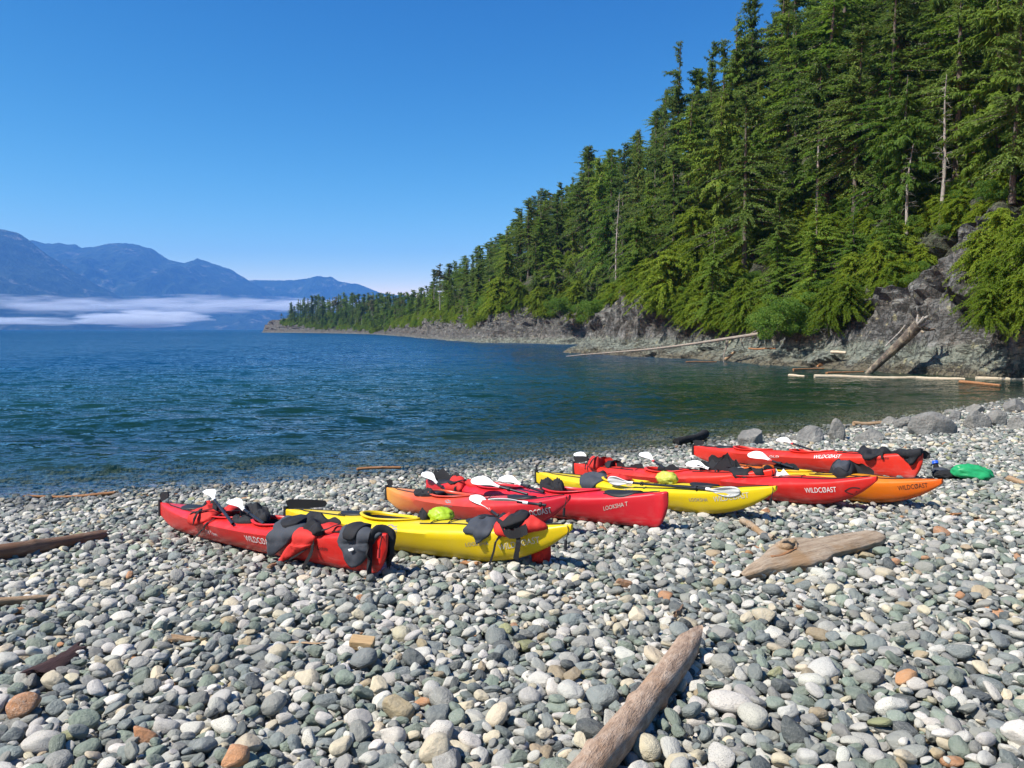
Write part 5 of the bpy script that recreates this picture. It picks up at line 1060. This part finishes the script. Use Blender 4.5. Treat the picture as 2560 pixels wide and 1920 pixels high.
# K5 / K6 ----------------------------------------------------------
e = gear(K5, 'neoprene_top', 'black neoprene top hanging over the side of the far yellow kayak', 'top', SK)
K5.drape(Z4((502, 345), (560, 322), (640, 345), (692, 370), (680, 412), (580, 470), (498, 492)), NEO, 'body', e, dome=.06, wr=.02, seed=41); K5.drape(Z4((600, 340), (650, 325), (680, 360), (650, 400), (605, 395)), NEOB, 'collar', e, dome=.05, wr=.02, seed=42, lift=.04); K5.drape(Z4((690, 345), (780, 350), (858, 368), (800, 382), (700, 385)), NEO, 'sleeve', e, dome=.05, wr=.015, seed=43); K5.strap(Z4((515, 485), (500, 520)), .012, FABD, 'strap', e, .015); settle(K5, e)
lay(K5, Z4((690, 400), (770, 388), (900, 385), (915, 415), (830, 428), (700, 432)), FAB, 'life_jacket', 'flat red life jacket in the cockpit of the far yellow kayak', 'life jacket', PF, dome=.06, wr=.015, seed=44)
o = loose('dry_bag', 'olive green bag on the deck of the far yellow kayak', 'bag', 1667, 1196, 10.15, (.15, .105, .09), BAG2, (0, 0, -.9), seed=5, wr=.2)
paddle('long white bladed paddle lying whole along the far yellow kayak', K5, (1518, 1202), 1.55, (1852, 1229), second=True, roll=1.2)
e = gear(K6, 'life_jacket', 'red life jacket standing on the stern of the red kayak behind the far yellow one', 'life jacket', PF)
K6.drape(Z4((520, 300), (535, 230), (600, 203), (740, 228), (765, 248), (680, 275), (600, 320)), FAB, 'panel', e, dome=.18, wr=.03, seed=46); K6.strap(Z4((560, 215), (640, 270), (590, 325)), .03, FABD, 'strap', e, .16); K6.strap(Z4((530, 240), (520, 320)), .02, FABD, 'strap', e, .05); settle(K6, e)
lay(K6, Z4((665, 275), (730, 243), (835, 265), (760, 295), (690, 315)), NEOB, 'wet_clothing', 'black garment right of the standing red life jacket', 'clothing', None, dome=.06, wr=.03, seed=47); lay(K6, Z4((890, 262), (920, 238), (1015, 262), (960, 275)), NEOB, 'glove', 'small black glove on the deck of the red kayak behind the far yellow one', 'glove', None, dome=.05, wr=.03, seed=48, freq=12)
lay(K6, Z4((1120, 322), (1160, 258), (1280, 256), (1300, 310), (1210, 326)), FABD, 'seat_cover', 'black padded backrest cover standing in a red cockpit', 'cover', None, dome=.09, wr=.02, seed=49)
e = gear(K6, 'wet_clothing', 'big black heap of clothing before the cockpit of the red kayak', 'clothing'); K6.drape(Z4((1480, 318), (1550, 255), (1660, 205), (1750, 195), (1835, 245), (1800, 295), (1700, 328), (1560, 328)), NEOB, 'body', e, dome=.16, wr=.07, seed=51, freq=9); K6.drape(Z4((1560, 290), (1660, 225), (1740, 205), (1790, 235), (1680, 270), (1600, 310)), NEOB, 'sleeve', e, dome=.10, wr=.05, seed=52, lift=.11); settle(K6, e)
e = gear(K6, 'neoprene_top', 'black top with a white mark hanging over the bow of the red kayak', 'top', SK); K6.drape(Z4((1735, 295), (1800, 275), (1900, 292), (2030, 318), (2048, 400), (2052, 485), (1980, 500), (1920, 470), (1845, 420), (1770, 370), (1728, 325)), NEOB, 'body', e, dome=.04, wr=.022, seed=53); K6.drape(Z4((2040, 330), (2110, 380), (2160, 410), (2140, 460), (2060, 480)), NEOB, 'sleeve', e, dome=.05, wr=.03, seed=54); K6.strap(Z4((1815, 340), (1850, 318), (1870, 322)), .02, LWHITE, 'printed_mark', e, .052); settle(K6, e)
paddle('white bladed paddle on the stern of the red kayak behind the far yellow one', K6, (1436, 1132), .6, (1490, 1158)); paddle('white bladed paddle standing out between the two back red kayaks', K6, (1600, 1131), .7, (1662, 1166)); paddle('white bladed paddle half hidden by the big black heap', K6, (1715, 1156), .4, (1775, 1178))
# K7 / K8 / K9 -----------------------------------------------------
lay(K7, Z5((495, 262), (520, 245), (590, 250), (600, 272), (540, 282)), ORF, 'stuff_sack', 'orange sack at the stern of the kayak with the eye', 'bag', None, dome=.07, wr=.03, seed=61); lay(K7, Z5((590, 265), (660, 252), (700, 268), (640, 284)), NEO, 'wet_clothing', 'navy garment beside the orange sack', 'clothing', None, dome=.06, wr=.04, seed=62)
lay(K7, Z5((600, 292), (660, 270), (740, 262), (790, 285), (830, 310), (760, 305), (680, 298)), PALEC, 'towel', 'pale cloth crumpled on the kayak with the eye', 'cloth', None, dome=.05, wr=.03, seed=63, freq=12)
lay(K8, Z5((715, 248), (730, 225), (800, 228), (885, 238), (880, 258), (790, 262)), FABD, 'paddle_float', 'black rolled bag beside the white paddle blade at the orange kayak', 'bag', None, dome=.07, wr=.02, seed=64); lay(K8, Z5((800, 275), (850, 262), (880, 268), (850, 280)), ORF, 'stuff_sack', 'small orange pouch in the yellow cockpit', 'bag', None, dome=.04, wr=.02, seed=65)
paddle('white bladed paddle with a red collar crossing the orange kayak cockpit', K8, (1870, 1133), .7, (1985, 1168), wid=.15)
e = gear(K8, 'jacket', 'black jacket with a small red tag heaped on the orange kayak', 'jacket', SK); K8.drape(Z5((1080, 275), (1110, 240), (1180, 205), (1245, 250), (1300, 240), (1350, 255), (1385, 292), (1290, 305), (1210, 345), (1130, 348), (1095, 320)), NEOB, 'body', e, dome=.12, wr=.05, seed=66, freq=9); K8.drape(Z5((1110, 300), (1160, 275), (1230, 290), (1210, 335), (1140, 340)), NEO, 'sleeve', e, dome=.05, wr=.03, seed=67, lift=.10); K8.strap(Z5((1155, 292), (1180, 288)), .03, REDT, 'tag', e, .17); settle(K8, e)
e = gear(K9, 'neoprene_top', 'black top spread over the front deck of the farthest red kayak', 'top', SK); K9.drape(Z5((1268, 160), (1330, 168), (1400, 140), (1460, 118), (1500, 140), (1450, 200), (1350, 238), (1300, 205)), NEOB, 'body', e, dome=.09, wr=.04, seed=71); K9.strap(Z5((1450, 170), (1442, 225)), .03, FABD, 'strap', e, .03); settle(K9, e)
e = gear(K9, 'wet_clothing', 'black garment hanging over the bow of the farthest red kayak', 'clothing', SK); K9.drape(Z5((1490, 180), (1525, 140), (1640, 138), (1720, 150), (1700, 200), (1645, 266), (1590, 240), (1540, 200)), NEOB, 'body', e, dome=.08, wr=.03, seed=72); K9.drape(Z5((1690, 160), (1740, 135), (1790, 180), (1760, 210), (1710, 205)), NEOB, 'sleeve', e, dome=.12, wr=.05, seed=73, far=.05); settle(K9, e)
paddle('white and red bladed paddle sticking out behind the farthest red kayak', K9, (1942, 1096), .9, (2032, 1130))
# on the stones right of the kayaks
loose('dry_bag', 'green bag lying alone on the stones at the right', 'bag', 2432, 1186, float(hit(2432, 1196, .1).y), (.26, .16, .145), BAGG, (0, .15, -.3), seed=9, wr=.26, flat=.55)
e = empty('life_jacket', hit(2385, 1192, .1)); tag(e, 'black and red life jacket on the stones beside the green bag', 'life jacket', PF); a = obj('panel', lump_mesh('panel', (.20, .12, .07), FABD, 81, .2), e); a.location = (-.10, 0, .03); a = obj('panel', lump_mesh('panel', (.18, .05, .03), FAB, 82, .15), e); a.location = (.16, -.06, .02); a = obj('collar', lump_mesh('collar', (.12, .11, .06), NEO, 83, .2), e); a.location = (-.16, .1, .06)
e = empty('drink_bottle', hit(2344, 1186, .12)); tag(e, 'blue capped bottle on the stones beside the black life jacket', 'bottle'); tube('body', [(0, 0, 0), (.0, .05, .10), (0, .07, .15)], [.04, .042, .03], FABD, e, 12); tube('cap', [(0, .07, .15), (0, .09, .19), (0, .091, .192)], [.045, .045, .001], BLUE, e, 12)
# ------------------------------------------------------------------ driftwood, boulders, small finds
def mat_wood(name, a, b, c, scale=(1, 9, 9), rough=.82, stain=None):
    n = NT(name); p = n.pos('Object', scale); g = n.noise(p, 3.2, 6, .68); f = n.noise(n.pos('Object', (scale[0]*2.2, scale[1]*3, scale[2]*3)), 6, 3, .6); q = n.noise(n.pos('Object'), 2.6, 4)
    col = n.ramp(g.outputs[0], [(.3, a), (.5, b), (.72, c)]); col = n.mix(n.rng(f.outputs[0], .58, .70, 0, .7), col, tuple(x*.35 for x in a))
    if stain: col = n.mix(n.rng(q.outputs[0], .5, .66, 0, .75), col, stain)
    h = n.math('ADD', g.outputs[0], n.math('MULTIPLY', f.outputs[0], .6)); return n.set(col, rough, n.bump(h, .6, .03), .25)
W_LOG = mat_wood('weathered_log', (.20, .135, .092), (.39, .275, .195), (.54, .43, .33), (2.6, 8, 8), .8, (.33, .17, .075)); W_DARK = mat_wood('wet_log', (.11, .062, .038), (.21, .13, .082), (.32, .215, .145), (1, 8, 8), .6, (.20, .10, .05)); W_TAN = mat_wood('tan_driftwood', (.23, .135, .07), (.36, .235, .135), (.48, .35, .225)); W_GREY = mat_wood('grey_driftwood', (.21, .15, .10), (.37, .28, .195), (.50, .41, .31), (1, 10, 10), .85, (.32, .19, .09)); W_PALE = mat_wood('bleached_log', (.36, .28, .18), (.55, .45, .32), (.68, .60, .46)); W_RED = mat_wood('red_brown_log', (.20, .085, .035), (.32, .15, .065), (.42, .23, .12)); W_BARK = mat_wood('dark_bark', (.028, .014, .013), (.055, .028, .025), (.095, .055, .048), (.7, 12, 12)); W_CUT = mat_wood('cut_timber', (.40, .255, .12), (.50, .335, .17), (.58, .42, .235), (.6, 10, 10), .7); W_BLACK = mat_wood('char_and_hole_shade', (.008, .008, .008), (.020, .020, .020), (.05, .05, .048)); W_DEAD = mat_wood('dead_trunk', (.15, .12, .095), (.28, .235, .19), (.42, .37, .31)); W_OLD = mat_wood('old_dark_trunk', (.05, .040, .033), (.11, .09, .075), (.22, .19, .15), (1, 8, 8), .9, (.36, .30, .21))
def frame(A, B, roll=0.):
    d = (B-A).normalized(); s = Vector((0, 0, 1)).cross(d).normalized(); u = d.cross(s); M = Matrix(((d.x, s.x, u.x, A.x), (d.y, s.y, u.y, A.y), (d.z, s.z, u.z, A.z), (0, 0, 0, 1))); return M @ Matrix.Rotation(roll, 4, 'X')
def log_geo(L, r0, r1, seed, k=22, m=46, bend=.03, lump=.07, flat=1., jag0=.06, jag1=.06, knots=4, split=0.):
    r_ = np.random.default_rng(seed); x = np.linspace(0, L, m); an = np.arange(k)*2*math.pi/k; X, A = np.meshgrid(x, an, indexing='ij'); rad = r0+(r1-r0)*X/L
    pn = np.stack([X/ max(r0, r1)*.22, np.cos(A)*.9, np.sin(A)*.9], -1); rad = rad*(1+lump*fbm(pn+seed, 4, seed)*1.6)
    for _ in range(knots):
        kx, ka = r_.uniform(.1, .9)*L, r_.uniform(0, 6.28); d2 = ((X-kx)/(r0*.45))**2+((np.angle(np.exp(1j*(A-ka))))/.45)**2; rad = rad*(1+.22*np.exp(-d2))
    cy_ = bend*L*np.sin(X/L*math.pi*r_.uniform(.8, 1.8)+r_.uniform(0, 3)); cz = bend*.5*L*np.sin(X/L*math.pi*r_.uniform(.8, 2)+r_.uniform(0, 3)); cy_ -= cy_[0, 0]; cz -= cz[0, 0]
    j0 = jag0*(fbm(np.stack([np.cos(an)*1.7, np.sin(an)*1.7, an*0+seed], -1), 3, seed+1)); j1 = jag1*(fbm(np.stack([np.cos(an)*1.7, np.sin(an)*1.7, an*0+seed+4], -1), 3, seed+2))
    if split: j1 = j1+split*np.maximum(0, np.cos(an-2.1))**5 + split*.4*np.maximum(0, np.cos(an+.5))**8
    w0 = np.clip(1-X/(L*.12), 0, 1); w1 = np.clip(1-(L-X)/(L*.07), 0, 1); X = X+j0*w0+j1*w1
    v = np.stack([X, cy_+rad*np.cos(A), cz+rad*np.sin(A)*flat], -1).reshape(-1, 3); i, j = np.meshgrid(np.arange(m-1), np.arange(k), indexing='ij'); f = [list(q) for q in np.stack([i*k+j, (i+1)*k+j, (i+1)*k+(j+1) % k, i*k+(j+1) % k], -1).reshape(-1, 4)]
    v = v.tolist()
    for (b, sg) in ((0, 1), ((m-1)*k, -1)):       # rounded, slightly sunken ends
        ring = np.array(v[b:b+k]); c = ring.mean(0); st = len(v)
        for q in (.7, .35): v += [list(c+(p-c)*q+np.array([sg*.02*(1-q)*r0*6*.3, 0, 0])) for p in ring]
        v.append(list(c+np.array([sg*.02*r0*3, 0, 0]))); a_, c_, e_ = b, st, st+k
        for j in range(k): j2 = (j+1) % k; f += [[a_+j, a_+j2, c_+j2, c_+j], [c_+j, c_+j2, e_+j2, e_+j], [e_+j, e_+j2, st+2*k]]
    return v, f
def log(name, label, A, B, r0, r1, mat, seed, cat='log', group=None, parent=None, roll=0., **kw):
    v, f = log_geo((B-A).length, r0, r1, seed, **kw); me = bpy.data.meshes.new(name); me.from_pydata(v, [], f); me.materials.append(mat); me.polygons.foreach_set('use_smooth', np.ones(len(me.polygons), bool)); me.update()
    try: me.set_sharp_from_angle(angle=R(50))
    except Exception: pass
    o = obj(name, me, parent); o.matrix_world = frame(A, B, roll)
    if label: tag(o, label, cat, group)
    return o
def rest(px, py, r=.0): p = hit(px, py, .09+r); p.z = stone_top(p.x, p.y, .06, 80)+r*.85; return p
# the thick log in the foreground
a, b = rest(1464, 1912, .075), rest(1706, 1608, .075); log('driftwood_log', 'thick weathered log with a split end lying in the foreground', a+(a-b).normalized()*1.3, b, .074, .076, W_LOG, 3, lump=.06, bend=.006, split=.24, jag1=.07, k=36, m=90, knots=9)
b = rest(258, 1334, .06); a = rest(-140, 1402, .10); log('driftwood_log', 'dark brown log reaching in from the left edge below the water', a, b, .105, .062, W_DARK, 5, lump=.05, bend=.012, jag1=.12, k=26)
log('driftwood_stick', 'pale tan stick reaching in from the left edge', rest(-70, 1516, .03), rest(150, 1482, .02), .045, .022, W_TAN, 7, 'stick', lump=.12, bend=.02)
# driftwood plank with the knot hole
a, b = rest(1862, 1432, .03), rest(2196, 1352, .03); e = empty('driftwood_plank', a); tag(e, 'broad driftwood plank with a knot hole, right of the kayaks', 'driftwood'); M = frame(a, b, .30); e.rotation_mode = 'QUATERNION'; e.matrix_world = M; L_ = (b-a).length
def plank():
    k, m = 26, 60; x = np.linspace(-.03, 1.03, m); wl = np.interp(x, [-.03, .02, .12, .25, .36, .45, .55, .75, .93, 1.0, 1.03], [.02, .05, .08, .155, .215, .20, .13, .12, .105, .07, .02]); cy_ = np.interp(x, [0, .2, .4, .6, 1], [-.02, .0, .055, .03, .0]); tz = np.interp(x, [-.03, 0, .5, 1, 1.03], [.02, .05, .055, .045, .01]); cz = np.interp(x, [0, .1, .5, 1], [-.01, .02, .03, .045])
    an = np.arange(k)*2*math.pi/k; X, A = np.meshgrid(x*L_, an, indexing='ij'); c, s_ = np.cos(A), np.sin(A); nz = fbm(np.stack([X*3, c*1.2, s_*1.2], -1), 4, 8); gr = fbm(np.stack([X*2.2, c*6, s_*6], -1), 2, 12)
    v = np.stack([X+.0*c, cy_[:, None]+wl[:, None]*np.sign(c)*np.abs(c)**.8*(1+.16*nz), cz[:, None]+tz[:, None]*np.sign(s_)*np.abs(s_)**.6*(1+.2*nz)+.008*gr], -1).reshape(-1, 3); i, j = np.meshgrid(np.arange(m-1), np.arange(k), indexing='ij'); return v, np.stack([i*k+j, (i+1)*k+j, (i+1)*k+(j+1) % k, i*k+(j+1) % k], -1).reshape(-1, 4)
v, f = plank(); obj('body', mesh_np('body', v, f, W_GREY, True), e)
q = np.linspace(0, 2*math.pi, 30); kp = [(.355*L_+.085*math.cos(t), .125+.058*math.sin(t), .084+.012*math.sin(2*t)) for t in q]; tube('knot_rim', kp, .024+.010*np.sin(q*2+1)+.005*np.sin(q*5), W_GREY, e, 9)
hv = [(.355*L_+.075*math.cos(t), .125+.044*math.sin(t), .098) for t in q[:-1]]; me = bpy.data.meshes.new('hole_shade'); me.from_pydata(hv+[(.355*L_, .125, .094)], [], [[i, (i+1) % 29, 29] for i in range(29)]); me.materials.append(W_BLACK); obj('hole_shade', me, e)  # black disc laid on the plank, painted shade for the inside of the knot hole
log('scar', None, M @ Vector((.18*L_, .03, .075)), M @ Vector((.36*L_, .055, .085)), .02, .012, W_RED, 15, parent=None, k=8, m=10, flat=.5).parent = e
o = e.children[-1]; o.matrix_parent_inverse = M.inverted()
a, b = rest(1856, 1306, .02), rest(1940, 1346, .02); o = log('driftwood_branch', 'grey driftwood branch with a stub, above the driftwood plank', a, b, .036, .03, W_GREY, 17, 'branch', lump=.16, bend=.035, knots=6); log('stub', None, Vector((.42*(b-a).length, -.02, 0)), Vector((.47*(b-a).length, -.10, .01)), .026, .014, W_GREY, 18, k=10, m=8).parent = o
# bark slab, block, slivers
a, b = rest(86, 1694, .015), rest(202, 1608, .03); o = log('bark_piece', 'dark reddish brown slab of bark lying at the left', a, b, .075, .042, W_BARK, 21, 'bark', lump=.22, flat=.32, jag0=.18, jag1=.2, bend=.02, k=26, roll=.25)
def block(name, label, px, py, size, rz, mat, cat, tilt=0.):
    p = rest(px, py, .0); bm = bmesh.new(); bmesh.ops.create_cube(bm, size=1); bmesh.ops.scale(bm, vec=size, verts=bm.verts); bmesh.ops.bevel(bm, geom=bm.edges[:], offset=min(size)*.13, segments=2, affect='EDGES', profile=.6)
    for q in bm.verts: q.co += Vector((1, .6, .4))*.004*math.sin(q.co.x*37+q.co.y*51); q.co.x *= 1+.05*(q.co.z/size[2])
    me = bpy.data.meshes.new(name); bm.to_mesh(me); bm.free(); me.materials.append(mat); o = obj(name, me); o.location = p+Vector((0, 0, size[2]*.42)); o.rotation_euler = (tilt, .05, rz); tag(o, label, cat); return o
block('wood_block', 'small squared block of sawn wood lying on the stones', 906, 1620, (.155, .10, .062), -.12, W_CUT, 'wood block', .18)
log('wood_sliver', 'thin flat sliver of wood left of the wood block', rest(730, 1603, .01), rest(812, 1610, .01), .016, .008, W_TAN, 23, 'sliver', flat=.4, k=8, m=12); log('bark_bit', 'small curled bit of bark behind the split log end', rest(1688, 1540, .012), rest(1706, 1516, .03), .018, .012, W_DARK, 24, 'bark', lump=.4, k=10, m=12); log('bark_bit', 'brown bark strip below the near yellow kayak', rest(1160, 1403, .02), rest(1198, 1409, .02), .022, .016, W_RED, 25, 'bark', lump=.3, k=10, m=12); log('wood_sliver', 'orange brown sliver left of the blunt red bow', rest(672, 1420, .02), rest(700, 1400, .02), .02, .016, W_TAN, 26, 'sliver', lump=.25, k=10, m=12); log('driftwood_stick', 'short pale branch at the right edge below the green bag', rest(2522, 1196, .02), rest(2575, 1210, .02), .05, .03, W_TAN, 27, 'stick', k=12, m=16); log('bark_bit', 'tiny brown bark bit on the stones under the orange bow', rest(2380, 1285, .01), rest(2400, 1283, .01), .02, .012, W_RED, 28, 'bark', k=8, m=8); log('bark_bit', 'orange brown bark chip in the lower left stones', rest(430, 1604, .01), rest(492, 1600, .01), .026, .014, W_TAN, 29, 'bark', lump=.3, k=10, m=12)
def shore(px, py, r=.0): p = hit(px, py, 0.); p.z = max(p.z, .085)+r; return p
log('driftwood_pole', 'thin reddish pole lying at the waterline on the left', shore(62, 1258, .04), shore(292, 1250, .06), .022, .032, W_RED, 31, 'pole', k=10); log('driftwood_pole', 'thin brown pole between the shore and the nearest red kayak', shore(352, 1253, .07), shore(492, 1240, .07), .016, .02, W_RED, 32, 'pole', k=10); log('driftwood_pole', 'thin reddish pole at the waterline behind the crimson tandem', shore(892, 1188, .04), shore(1002, 1183, .05), .03, .03, W_RED, 33, 'pole', k=10)
log('driftwood_pole', 'orange brown stick at the water edge among the boulders', shore(2133, 1070, .1), shore(2205, 1066, .1), .07, .06, W_TAN, 34, 'pole', k=10); log('driftwood_log', 'black charred log at the waterline behind the back kayaks', shore(1690, 1120, .08), shore(1766, 1102, .12), .09, .125, W_BLACK, 35, lump=.14, k=16)
# boulders along the waterline
def mat_boulder():
    n = NT('boulder_rock'); p = n.pos('Object'); g = n.noise(p, 2.2, 6, .62); f = n.noise(p, 16, 4, .7); oi = n.new('ObjectInfo'); z = n.new('SeparateXYZ'); n.link(n.new('NewGeometry').outputs['Position'], z.inputs[0])
    c = n.ramp(g.outputs[0], [(.3, (.12, .12, .115)), (.55, (.24, .235, .22)), (.75, (.38, .365, .33))]); c = n.mix(n.rng(f.outputs[0], .58, .68, 0, .5), c, (.07, .07, .068)); c = n.mix(n.math('MULTIPLY', oi.outputs['Random'], .35), c, (.32, .30, .25)); c = n.mix(n.rng(z.outputs[2], .22, .05, 0, .75), c, (.05, .045, .03))
    return n.set(c, .8, n.bump(n.math('ADD', g.outputs[0], n.math('MULTIPLY', f.outputs[0], .7)), .9, .12), .3)
M_BOULDER = mat_boulder()
def boulder(px, py, w, h, label, seed, rz=0., sub=4):
    p = hit(px, py, .0); p.z = max(p.z, 0); d = p.length; W_, H_ = w/FPX*d/2, h/FPX*d; r_ = np.random.default_rng(seed); bm = bmesh.new(); bmesh.ops.create_icosphere(bm, subdivisions=sub, radius=1); v = np.array([x.co[:] for x in bm.verts]); f = np.array([[x.index for x in q.verts] for q in bm.faces]); bm.free()
    for _ in range(9): n_ = r_.normal(0, 1, 3); n_ /= np.linalg.norm(n_); q = v @ n_; lim = r_.uniform(.5, .85); m = q > lim; v[m] -= n_*((q[m]-lim)*.92)[:, None]
    v = v*(1+.14*fbm(v*1.3+seed, 4, seed)+.05*fbm(v*4+seed, 3, seed+1))[:, None]; v[:, 2] = np.maximum(v[:, 2], -.55); v *= np.array([W_*.84, W_*.66, H_*.62]); o = obj('boulder', mesh_np('boulder', v, f, M_BOULDER, True)); o.location = p+Vector((0, .3*W_, H_*.22)); o.rotation_euler = (0, 0, rz); tag(o, label, 'boulder', 'boulders along the waterline')
for q_ in [(1885, 1116, 100, 52, 'wide flat topped grey boulder, leftmost of the waterline boulders', 41), (2030, 1112, 76, 58, 'rounded grey boulder in front of an upright slab', 42), (2092, 1106, 52, 66, 'upright dark grey slab of rock behind the rounded boulder', 43), (2178, 1110, 112, 42, 'long low grey boulder with a pale end', 44), (2266, 1074, 62, 36, 'tan grey boulder at the water right of the orange stick', 45), (2340, 1092, 122, 62, 'largest grey boulder at the right end of the row', 46), (2392, 1056, 46, 32, 'small grey boulder behind the largest one', 47), (2448, 1076, 70, 52, 'dark barnacled boulder near the right edge', 48), (2500, 1068, 62, 44, 'pale flat faced boulder near the right edge', 49), (2550, 1078, 52, 38, 'cream boulder at the right edge of the beach', 50), (1984, 1112, 38, 26, 'small pale boulder left of the rounded one', 51), (1930, 1118, 40, 20, 'low tan boulder beside the wide flat topped one', 52), (2225, 1066, 46, 26, 'bluish boulder half in the water by the orange stick', 53), (2545, 1035, 60, 40, 'dark wet boulder in the water at the right edge', 54), (2445, 1036, 50, 28, 'dark wet boulder in the shallows right of the row', 55), (290, 1256, 46, 26, 'pale boulder at the waterline left of the nearest kayak', 56), (85, 1285, 70, 28, 'dark green boulder at the waterline at far left', 57), (2380, 1038, 40, 22, 'small wet boulder in the shallows behind the largest one', 58)]: boulder(*q_)
# fallen trunks on the far shore
def water_pt(px, py, z=.12): d = ray(px, py); t = (z-EYE)/d[2]; return Vector((d[0]*t, d[1]*t, z))
A = water_pt(1415, 891, .05); B = at(1905, 833, 69); e = log('fallen_trunk', 'long thin dead trunk leaning from the cove bank down into the water', A, B, .04, .145, W_DEAD, 61, 'fallen tree', bend=.012, k=12, m=40)
def on_log(t, d, L2, r=.03, seed=1, nm='branch'): p = A+(B-A)*t; o = log(nm, None, p, p+Vector(d)*L2, r, r*.4, W_DEAD, seed, k=6, m=8, bend=.05); mw = o.matrix_world.copy(); o.parent = e; o.matrix_parent_inverse = e.matrix_world.inverted(); o.matrix_world = mw
bpy.context.view_layer.update()
on_log(.855, (-.1, -.2, -1), 2.3, .09, 62); on_log(.91, (.3, -.2, -.9), 1.3, .07, 63); on_log(.52, (0, 0, -1), 1.9, .035, 64); on_log(.95, (.5, 0, .3), 1.5, .05, 65)
r_ = np.random.default_rng(3); tw = []
for _ in range(230):
    t = r_.choice([r_.uniform(.04, .46), r_.uniform(.3, .56)]); p = np.array((A+(B-A)*t)[:]); d = np.array([r_.normal(0, .45), r_.normal(0, .3), -1.]); ln = r_.uniform(.3, 1.)*(.5+1.3*t); tw.append((p, p+d*ln))
v, f = sticks([q[0] for q in tw], [q[1] for q in tw], np.full(len(tw), .014), np.full(len(tw), .006), 3); o = obj('dead_twigs', mesh_np('dead_twigs', v, f, W_OLD, False)); o.parent = e; o.matrix_parent_inverse = e.matrix_world.inverted()
A2, B2 = water_pt(2168, 936, .0), at(2297, 812, 51.0); e2 = log('fallen_trunk', 'fat fallen trunk with its root end propped high on the rock face', A2, B2, .20, .36, W_OLD, 66, 'fallen tree', lump=.1, bend=.012, k=18, m=36); bpy.context.view_layer.update()
for q, (d, L2, r) in enumerate([((.5, -.3, .7), .9, .16), ((.8, -.2, -.1), 1.0, .17), ((.2, -.6, .8), .8, .12), ((.7, .2, .6), .9, .13), ((.9, -.5, .35), .8, .10), ((.35, -.7, -.5), .7, .12), ((.0, .3, 1.), .8, .1)]):
    p = B2-(B2-A2).normalized()*.15; o = log('root', None, p, p+Vector(d).normalized()*L2, r, r*.45, W_OLD if q % 2 else BARK_PALE, 70+q, k=8, m=8, lump=.2, bend=.1); mw = o.matrix_world.copy(); o.parent = e2; o.matrix_parent_inverse = e2.matrix_world.inverted(); o.matrix_world = mw
log('driftwood_pole', 'white bare stem leaning beside the fat fallen trunk', at(2214, 866, 51.2), at(2262, 812, 51.0), .05, .04, BARK_PALE, 78, 'pole', k=8, m=10)
for q, (x0, y0, x1, y1, r, m_, lb) in enumerate([(2036, 941, 2290, 943, .17, W_PALE, 'long pale bleached log floating below the rock face'), (2290, 945, 2412, 948, .16, W_PALE, 'pale floating log continuing right of the long one'), (1972, 938, 2012, 940, .12, W_PALE, 'short pale log floating alone, left end of the floating row'), (2441, 947, 2640, 949, .20, W_PALE, 'pale floating log at the right edge'), (2400, 954, 2502, 962, .13, W_RED, 'reddish log floating in front of the pale ones at right'), (2066, 933, 2155, 928, .13, W_RED, 'reddish log floating against the rock at the fat trunk foot'), (1983, 924, 2058, 921, .11, W_RED, 'reddish log lying along the rock foot in the cove'), (1715, 905, 1790, 904, .08, W_RED, 'thin reddish log at the rock foot under the leaning trunk')]):
    log('floating_log', lb, water_pt(x0, y0, .13), water_pt(x1, y1, .13), r*.72, r*.5, m_, 80+q, 'log', lump=.1, bend=.012, k=12, m=30)
log('driftwood_log', 'short fat reddish log stranded on the rocks in the cove', at(2026, 904, 62.5), at(2056, 916, 60.5), .28, .24, W_RED, 91, k=12, m=16); log('driftwood_log', 'pale thin log lying on the rock ledge in the cove', at(2078, 880, 60), at(2116, 881, 59), .12, .09, W_PALE, 92, k=10, m=14); log('driftwood_log', 'orange brown thin log on the rock ledge under the bushes', at(1872, 871, 70), at(1940, 872, 68), .08, .06, W_RED, 93, k=10, m=14); log('driftwood_log', 'crooked tan snag end hanging above the rocks under the leaning trunk', at(1813, 899, 72.5), at(1838, 878, 72), .16, .1, W_TAN, 94, k=10, m=14)
